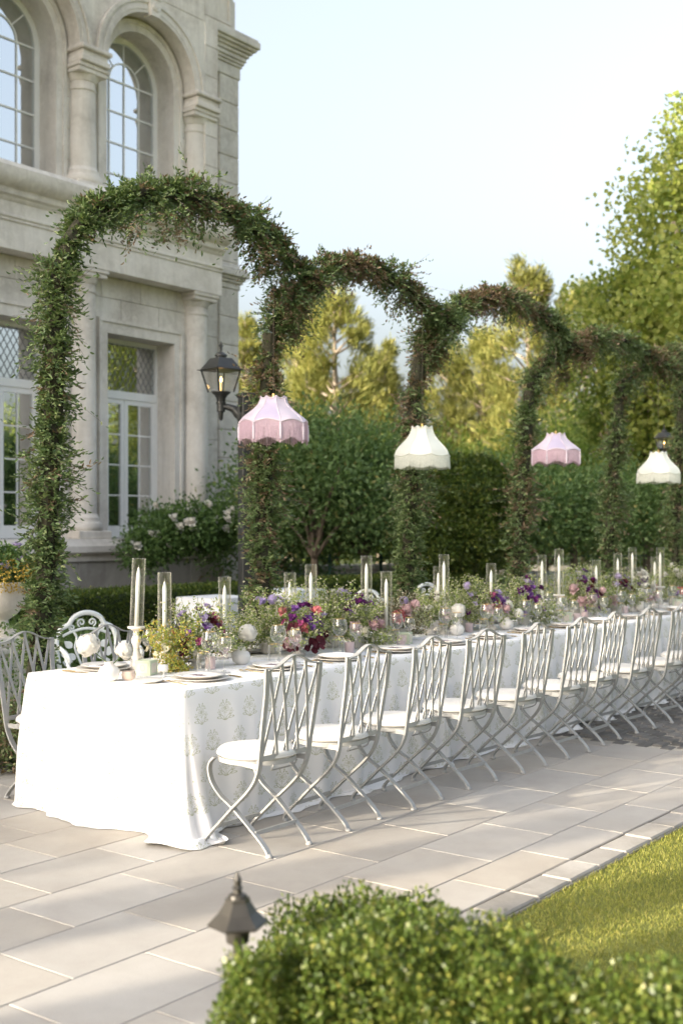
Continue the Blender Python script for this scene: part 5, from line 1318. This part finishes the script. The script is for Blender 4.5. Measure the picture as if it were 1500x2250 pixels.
# stone urn of flowers at the left
uq = at_depth(2, 1393, 9.6)
t = thing('stone_urn', (uq.x, uq.y, 0), 0, 'pale stone urn on a pedestal planted with yellow and lilac flowers', 'urn')
MB().cbox(-.22,.22,-.22,.22,0,.60,.01).build('pedestal', M['stone_trim'], t); MB().cbox(-.26,.26,-.26,.26,.60,.66,.012).cbox(-.24,.24,-.24,.24,.66,.74,.012).build('pedestal_cap', M['stone_trim'], t)
MB().lathe([(.15,.74),(.15,.77),(.07,.80),(.06,.86),(.12,.90),(.20,.98),(.23,1.10),(.25,1.14),(.25,1.17),(.21,1.16),(0,1.12)], 28).build('bowl', M['stone_trim'], t, 40)
pu = rand_dirs(2600)*np.array([.30,.30,.20])*rng.uniform(.6,1,(2600,1)) + np.array([0,0,1.28])
leaves('foliage', pu, rand_dirs(2600), rand_dirs(2600), .045, .022, M['leaf_rose'], rng.random(2600), t)
pu = rand_dirs(2400)*np.array([.33,.33,.16])*rng.uniform(.85,1.05,(2400,1)) + np.array([.05,-.05,1.22])
leaves('yellow_flowers', pu, rand_dirs(2400), rand_dirs(2400), .022, .018, M['yellow_fl'], rng.random(2400), t)
for k in range(14):
    a = k*2.4; o = link_mesh('petunia', BL['pea', 'lavender' if k % 3 else 'white'], t, (.24*math.cos(a), .24*math.sin(a), 1.36+.10*math.sin(k*1.7))); o.rotation_euler = (0, .6, a); o.scale = (1.7,)*3
# white rose bush by the house
rb = on_plane(418, 1200, 13.9)
rw = []; 
for k in range(9):
    a = k*.7; rw.append((rb.x-1.05+2.1*rng.random(), 13.9+.35*math.sin(a), 1.2+.5*rng.random(), .42, .38, .36))
t = bush('rose_bush', (0,0,0), rw, 13000, M['leaf_rose'], (.05,.08), (.03,.05), 'white rose bush with thin bare stems against the house wall', 'shrub', stems=[([(rb.x-.15,13.9,0),(rb.x-.1,13.85,.35),(rb.x+.25,13.9,.8)],.045), ([(rb.x-.12,13.9,.2),(rb.x-.4,13.9,.55),(rb.x-.6,13.9,.9)],.03), ([(rb.x-.1,13.86,.3),(rb.x+.6,13.9,.6),(rb.x+.8,13.9,.95)],.03)], clump=9, spread=.16)
for k in range(30):
    c = rw[k % 9]; a = -2.6+1.9*rng.random(); e = rng.uniform(-.1,1.2); o = link_mesh('rose', BL['rose','white'], t, (c[0]+.44*math.cos(a)*math.cos(e), c[1]+.42*math.sin(a)*math.cos(e), c[2]+.40*math.sin(e))); o.scale = (2.1,)*3; o.rotation_euler = (.9, 0, a+1.57)
# small white clothed tables behind
def side_table(x, y, hw, label, h=.76):
    t = MB(); n = 64; rows = 14; vs = []
    for j in range(rows+1):
        q = j/rows
        for i in range(n):
            a = 2*math.pi*i/n; c, s = math.cos(a), math.sin(a); m_ = max(abs(c), abs(s)); f = .015*math.sin(i*.9)+.02*math.sin(i*.37+1)
            r_ = hw*(1/m_)*(1+(.02+.10*(1-m_)*3)*q) + f*q; vs.append((r_*c, r_*s, h-q*(h-.01)))
    t.add(vs, [(j*n+i, (j+1)*n+i, (j+1)*n+(i+1)%n, j*n+(i+1)%n) for j in range(rows) for i in range(n)] + [tuple(range(n))])
    o = t.build('side_table_cloth', M['plain_cloth'], None, 60, (x, y, 0)); tag(o, label, 'tablecloth', 'plain white clothed side tables'); return o
p = at_depth(480, 1300, 14.6); side_table(p.x, p.y, .36, 'small square table under plain white cloth by the clipped hedge')
p = at_depth(640, 1300, 16.4); side_table(p.x, p.y, .34, 'small table under plain white cloth behind the alliums')
p = at_depth(1235, 1250, 22.5); side_table(p.x, p.y, .62, 'large side table under plain white cloth before the far trees')
# low wall, fence, drive
def wall_line(name, a, b, h, w, label):
    L = (b-a).length; t = thing(name, (a.x, a.y, 0), math.atan2(b.y-a.y, b.x-a.x), label, 'wall')
    MB().box(0, L, -w/2, w/2, 0, h-.10).build('wall_core', M['stone'], t)
    z = 0.0; k = 0
    for r_ in range(3):
        hh = (h-.10)/3; x = -(.3 if r_ % 2 else 0)
        while x < L:
            xa, xb = max(0, x)+.004, min(L, x+.62)-.004
            if xb-xa > .05: MB().cbox(xa, xb, -w/2-.02, -w/2+.03, z+.004, z+hh-.004, .01).build('stone_block', M['stone'], t)
            x += .62
        z += hh
    x = 0.0
    while x < L: MB().cbox(x+.003, min(L, x+1.2)-.003, -w/2-.05, w/2+.05, h-.098, h, .012).build('coping_stone', M['stone_trim'], t); x += 1.2
wall_line('garden_wall', at_depth(560, 1160, 23.5), at_depth(880, 1160, 24.5), .86, .3, 'low pale stone garden wall behind the small trees')
dr = [at_depth(px, 1160, d) for px, d in ((840,45),(1100,43),(1420,40),(1440,44),(1100,48),(840,50))]
tag(MB().add([(p.x,p.y,-.02) for p in dr], [tuple(range(6))]).build('driveway', M['road']), kind='structure')
dk = tag(MB().tube([(p.x,p.y,.03) for p in dr[:3]], 0, flat=(.5,.18,(0,0,1))).build('drive_kerb', M['curb']), kind='structure')
fa, fb = at_depth(610, 1160, 20.5), at_depth(1420, 1160, 22.5); L = (fb-fa).length
M['fence'] = simple('green_fence_paint', (.02,.07,.055), (.03,.09,.07), .5)
t = thing('garden_fence', (fa.x, fa.y, 0), math.atan2(fb.y-fa.y, fb.x-fa.x), 'thin dark green metal fence between the small trees', 'fence')
k = 0.0
while k < L: MB().cbox(k-.025, k+.025, -.025, .025, 0, 1.15, .004).build('post', M['fence'], t); k += .93
for z in (.12,.5,.8,1.08): MB().tube([(0,0,z),(L,0,z)], .008, 4).build('rail', M['fence'], t)
bars = MB(); k = .1
while k < L: bars.tube([(k,0,.08),(k,0,1.08)], .004, 3, False); k += .10
bars.build('fine_bars', M['fence'], t)['kind'] = 'stuff'

# ---- trees
def tree(name, label, px, d, top_y, base_h, rad, n, mat, L, W, group, seed, blobs=9, clump=8, tint=.5, bark='bark', squash=1.0, tr=.09, spread=.3, lean=(0,0)):
    r = random.Random(seed); p = at_depth(px, 1160, d); H = HC - (top_y-HZ)*d/F
    t = thing(name, (p.x, p.y, 0), 0, label, 'tree', group)
    ch = (H-base_h)/2; cs = []; stems = [([(0,0,0),(.05,.03,base_h*.6),(lean[0]*.3,lean[1]*.3,base_h),(lean[0]*.6,lean[1]*.6,base_h+ch*.9)], tr)]
    for k in range(blobs):
        a = k*2.4+r.uniform(-.4,.4); q = r.uniform(.25,.72); hz = base_h + ch*(.35+1.3*(k+.5)/blobs); fall = math.sin(math.pi*min(1,max(.08,(hz-base_h)/(2*ch)))**.8)
        c = (lean[0]*(hz/H)+rad*q*fall*math.cos(a), lean[1]*(hz/H)+rad*q*fall*math.sin(a), hz); br = rad*r.uniform(.42,.62)*(1 if blobs < 20 else .62)
        cs.append((*c, br, br, br*.8*squash)); stems.append(([(lean[0]*.3,lean[1]*.3,base_h*.85),(c[0]*.5,c[1]*.5,(base_h+c[2])/2),(c[0],c[1],c[2])], tr*.45))
    bush(name, None, cs, n, mat, L, W, label, 'tree', parent=t, clump=clump, tint=tint, spread=spread, part='crown')
    tk = MB()
    for path, rr_2 in stems: tk.tube(smooth_path(path, 4), list(np.linspace(rr_2, rr_2*.4, (len(path)-1)*4+1)), 7)
    tk.build('trunk', M[bark], t, True); return t
G1 = 'small dark evergreen trees behind the arches'
tree('evergreen_tree', 'small dark evergreen tree with bare trunk next to the browned garland post', 690, 19.5, 905, 1.3, 1.5, 15000, M['leaf_dark'], (.07,.11), (.035,.055), G1, 1, 12)
tree('evergreen_tree', 'dark evergreen tree between the pink and the ivory lampshade', 800, 20.5, 915, 1.25, 1.5, 15000, M['leaf_dark'], (.07,.11), (.035,.055), G1, 2, 12)
tree('evergreen_tree', 'low dark evergreen tree right behind the house corner', 590, 22.0, 1010, .5, 1.5, 12000, M['leaf_dark'], (.07,.11), (.035,.055), G1, 3, 9)
tree('evergreen_tree', 'dark evergreen tree behind the round clipped topiary', 985, 25, 1095, 1.5, 1.4, 13000, M['leaf_dark'], (.07,.11), (.035,.055), G1, 4, 10)
tree('evergreen_tree', 'dark evergreen tree behind the fourth garland post', 1130, 21, 1050, 1.6, 1.4, 13000, M['leaf_dark'], (.07,.11), (.035,.055), G1, 5, 10)
tree('evergreen_tree', 'dark evergreen tree between the second pink lampshade and the fence', 1260, 22, 1060, 1.5, 1.4, 13000, M['leaf_dark'], (.07,.11), (.035,.055), G1, 6, 10)
tree('evergreen_tree', 'dark evergreen tree under the maple beside the last garland post', 1420, 23, 1075, 1.4, 1.6, 13000, M['leaf_dark'], (.07,.11), (.035,.055), G1, 7, 10)
tree('evergreen_tree', 'dark evergreen tree behind the green third garland post', 890, 24, 990, 1.6, 1.5, 13000, M['leaf_dark'], (.07,.11), (.035,.055), G1, 8, 10)
tp_ = at_depth(1030, 1160, 20.0); zc = HC-(1075-HZ)*20.0/F
bush('topiary_tree', (0,0,0), [(tp_.x,tp_.y,zc,.70,.70,.58),(tp_.x+.1,tp_.y+.1,zc-.75,.95,.95,.75),(tp_.x-.5,tp_.y+.3,zc-.95,.7,.7,.7)], 30000, M['leaf_box'], (.05,.08), (.03,.045), 'dome of clipped green topiary between two garland posts', 'topiary', stems=[([(tp_.x,tp_.y,0),(tp_.x+.05,tp_.y,1.0),(tp_.x,tp_.y,zc)],.06)], tint=.3, shell=.8)
G2 = 'sunlit pines in the distance'
def pine(label, px, d, top_y, rad, seed, tufts=620, base=.16):
    r = np.random.default_rng(seed); p = at_depth(px, 1160, d); H = HC-(top_y-HZ)*d/F
    t = thing('pine_tree', (p.x,p.y,0), 0, label, 'tree', G2)
    nc = 46; fc = base + (1-base)*((np.arange(nc)+r.random(nc))/nc)**.9; prof = np.interp(fc, [0,.16,.35,.6,.85,1], [.45,.8,1,.80,.48,.10])
    ac = np.arange(nc)*2.4+r.uniform(-.5,.5,nc); qc = r.uniform(.25,1.0,nc)**.7
    cc = np.stack([np.cos(ac)*rad*prof*qc, np.sin(ac)*rad*prof*qc, H*fc*r.uniform(.94,1.02,nc)], 1)
    ci = r.integers(0, nc, tufts); dd = r.normal(0,1,(tufts,3)); dd /= np.linalg.norm(dd,axis=1,keepdims=True); sz = rad*(.16+.14*(1-fc[ci]))*r.uniform(.5,1.0,tufts)
    c = cc[ci] + dd*np.stack([sz,sz,sz*1.5],1); az = np.arctan2(c[:,1],c[:,0])
    k = 22; P = np.repeat(c, k, 0) + r.normal(0,.10,(tufts*k,3)); out = np.repeat(np.stack([np.cos(az),np.sin(az),np.full(tufts,1.3)],1), k, 0)
    D = out + r.normal(0,.75,(tufts*k,3)); nn = len(P)
    leaves('crown', P, D, r.normal(0,1,(nn,3)), r.uniform(.22,.42,nn), r.uniform(.03,.055,nn), M['leaf_pine'], np.clip(r.normal(.5,.2,nn)+np.repeat(r.normal(0,.12,tufts),k),0,1), t)
    tk = MB().tube([(0,0,0),(.1,0,H*.5),(0,.05,H*.97)], [.22,.14,.03], 8)
    for j in range(nc): tk.tube([(0,0,max(.5,cc[j,2]-.7)), tuple(cc[j])], [.06,.02], 5, False)
    tk.build('trunk', M['pale_bark'], t, True)
for a in (('tall sunlit pine rising between the first and second garland arch', 735, 46, 628, 2.7, 21, 1000), ('sunlit pine close to the right of the house corner', 540, 50, 690, 1.9, 22), ('broad sunlit pine behind the browned garland post', 650, 56, 735, 2.6, 23),
          ('sunlit pine with short top left of the green garland post', 835, 50, 775, 2.0, 24), ('slim sunlit pine framed by the third garland arch', 1060, 48, 745, 2.4, 25, 800), ('sunlit pine behind the third garland post', 985, 55, 770, 2.4, 26),
          ('sunlit pine showing above the fourth garland post', 1160, 44, 598, 2.5, 27, 900), ('sunlit pine between the fourth post and the maple', 1285, 52, 640, 2.8, 28), ('sunlit pine behind the fifth garland post', 1390, 58, 700, 3.0, 29), ('sunlit pine half lost behind the maple', 1480, 54, 650, 2.8, 30)): pine(*a)
G3 = 'broad leaved trees before the pines'
for j, (l, px, d, ty, rad) in enumerate((('mid green tree below the tall pine', 720, 34, 985, 2.6), ('mid green tree left of the round topiary', 880, 36, 960, 2.4), ('mid green tree behind the round topiary', 1040, 36, 985, 2.6), ('yellow green tree right of the fourth garland post', 1200, 34, 930, 2.4),
                                         ('mid green tree before the far pines near the maple', 1330, 37, 900, 2.8), ('mid green tree behind the last garland post', 1480, 36, 920, 2.6), ('mid green tree beside the house corner', 560, 38, 985, 2.4))):
    tree('broadleaf_tree', l, px, d, ty, .5, rad, 9000, M['leaf_maple'], (.12,.2), (.07,.11), G3, 40+j, 10, 8, .35, spread=.5)
mp = dict(clump=10, bark='pale_bark', spread=.55)
tree('maple_tree', 'large maple with sunlit yellow green top and pale limbs', 1695, 25, 80, 1.6, 3.9, 46000, M['leaf_maple'], (.10,.16), (.09,.135), None, 60, 46, 16, .85, 'pale_bark', .8, .22, .42, (-.5,.3))
tree('maple_tree', 'younger maple reaching over the fifth garland arch with loose drooping sprays', 1425, 27, 480, 1.2, 2.1, 18000, M['leaf_maple'], (.09,.14), (.08,.12), None, 61, 26, 16, .5, 'pale_bark', .8, .14, .38)
# a belt of wood closes the view far behind
n = 26000; a = rng.uniform(-1.35, 1.5, n); dd = rng.uniform(85, 105, n); cl = .5+.5*np.sin(a*37)*np.cos(a*61+1)
P = np.stack([dd*np.cos(a), dd*np.sin(a), rng.random(n)**1.2*(4+4.5*cl)], 1)
o = leaves('distant_wood', P, rand_dirs(n), rand_dirs(n), rng.uniform(.8,1.5,n), rng.uniform(.6,1.0,n), M['leaf_dark'], rng.random(n)); tag(o, 'belt of dark woodland closing the view far behind the garden', 'woodland')
# trees beside the lawn and along the front of the house, out of frame: they shade the terrace and show in the panes
def off_tree(label, x, y, H, base, rad, n, seed, mat='leaf_maple', L=(.14,.22), W=(.09,.14), blobs=14, clump=9):
    r = random.Random(seed); t = thing('shade_tree', (x,y,0), 0, label, 'tree', 'trees beside the terrace and lawn'); cs = []; stems = [([(0,0,0),(.1,.05,base),(0,0,H*.8)], .16)]
    for k in range(blobs):
        aa = k*2.4+r.uniform(-.5,.5); q = r.uniform(.15,.75); hz = base+(H-base)*(.1+.85*(k+.5)/blobs); c = (rad*q*math.cos(aa), rad*q*math.sin(aa), hz); br = rad*r.uniform(.32,.5)
        cs.append((*c, br, br, br*.8)); stems.append(([(0,0,base*.9),(c[0]*.5,c[1]*.5,(base+hz)/2),c], .07))
    bush('shade_tree', None, cs, n, M[mat], L, W, label, 'tree', parent=t, clump=clump, part='crown', spread=.45)
    tk = MB()
    for path, q in stems: tk.tube(smooth_path(path, 4), list(np.linspace(q, q*.35, (len(path)-1)*4+1)), 7)
    tk.build('trunk', M['bark'], t, True)
for k, (x, y, H) in enumerate(((33,-9,7.0),(38,-13,8.5),(43,-8,7.5),(48,-14,9.5),(54,-9,8.5),(30,-15,7.5),(60,-15,10),(26,-10,6.5))):
    off_tree(f'sunlit tree across the lawn, {NUM[k]} of those mirrored in the window panes', x, y, H, 1.0, 2.9, 6000, 70+k)

# slender cypresses at the corner of the terrace, out of frame: their long shadows stripe the flagstones and the lawn
for c_off, sdist, wd, H in ((3.325,9.0,.13,5.2),(3.863,10.0,.15,5.6),(4.85,11.0,.22,5.4)):
    y0 = (c_off*.998-.41*3.5)/.91; x, y = 3.5-sdist*SUN_TRAVEL.x, y0-sdist*SUN_TRAVEL.y
    t = thing('cypress', (x,y,0), 0, ('slimmest' if wd < .14 else 'widest' if wd > .2 else 'middling') + ' of the dark cypresses at the terrace corner', 'tree', 'cypresses at the terrace corner')
    n = 5200; f = rng.random(n); az = rng.uniform(0,6.283,n); rr2 = wd*np.interp(f,[0,.06,.3,.8,1],[.7,1,1.1,.7,.05])*rng.uniform(.6,1.15,n)
    leaves('crown', np.stack([rr2*np.cos(az), rr2*np.sin(az), .25+f*(H-.3)],1), np.stack([np.cos(az)*.4,np.sin(az)*.4,np.ones(n)],1)+rng.normal(0,.3,(n,3)), rand_dirs(n), rng.uniform(.08,.15,n), rng.uniform(.03,.05,n), M['leaf_dark'], rng.random(n), t)
    MB().tube([(0,0,0),(0,0,H*.9)], [.07,.015], 7).build('trunk', M['bark'], t)

# tree added out of frame, only to break up low sun on the table end
off_tree('loose young tree added out of view to dapple the table end', 4.37-15.0*SUN_TRAVEL.x, 5.05-15.0*SUN_TRAVEL.y, 6.3, 2.4, 1.5, 1500, 91, 'leaf_maple', (.10,.16), (.07,.11), 12, 5)
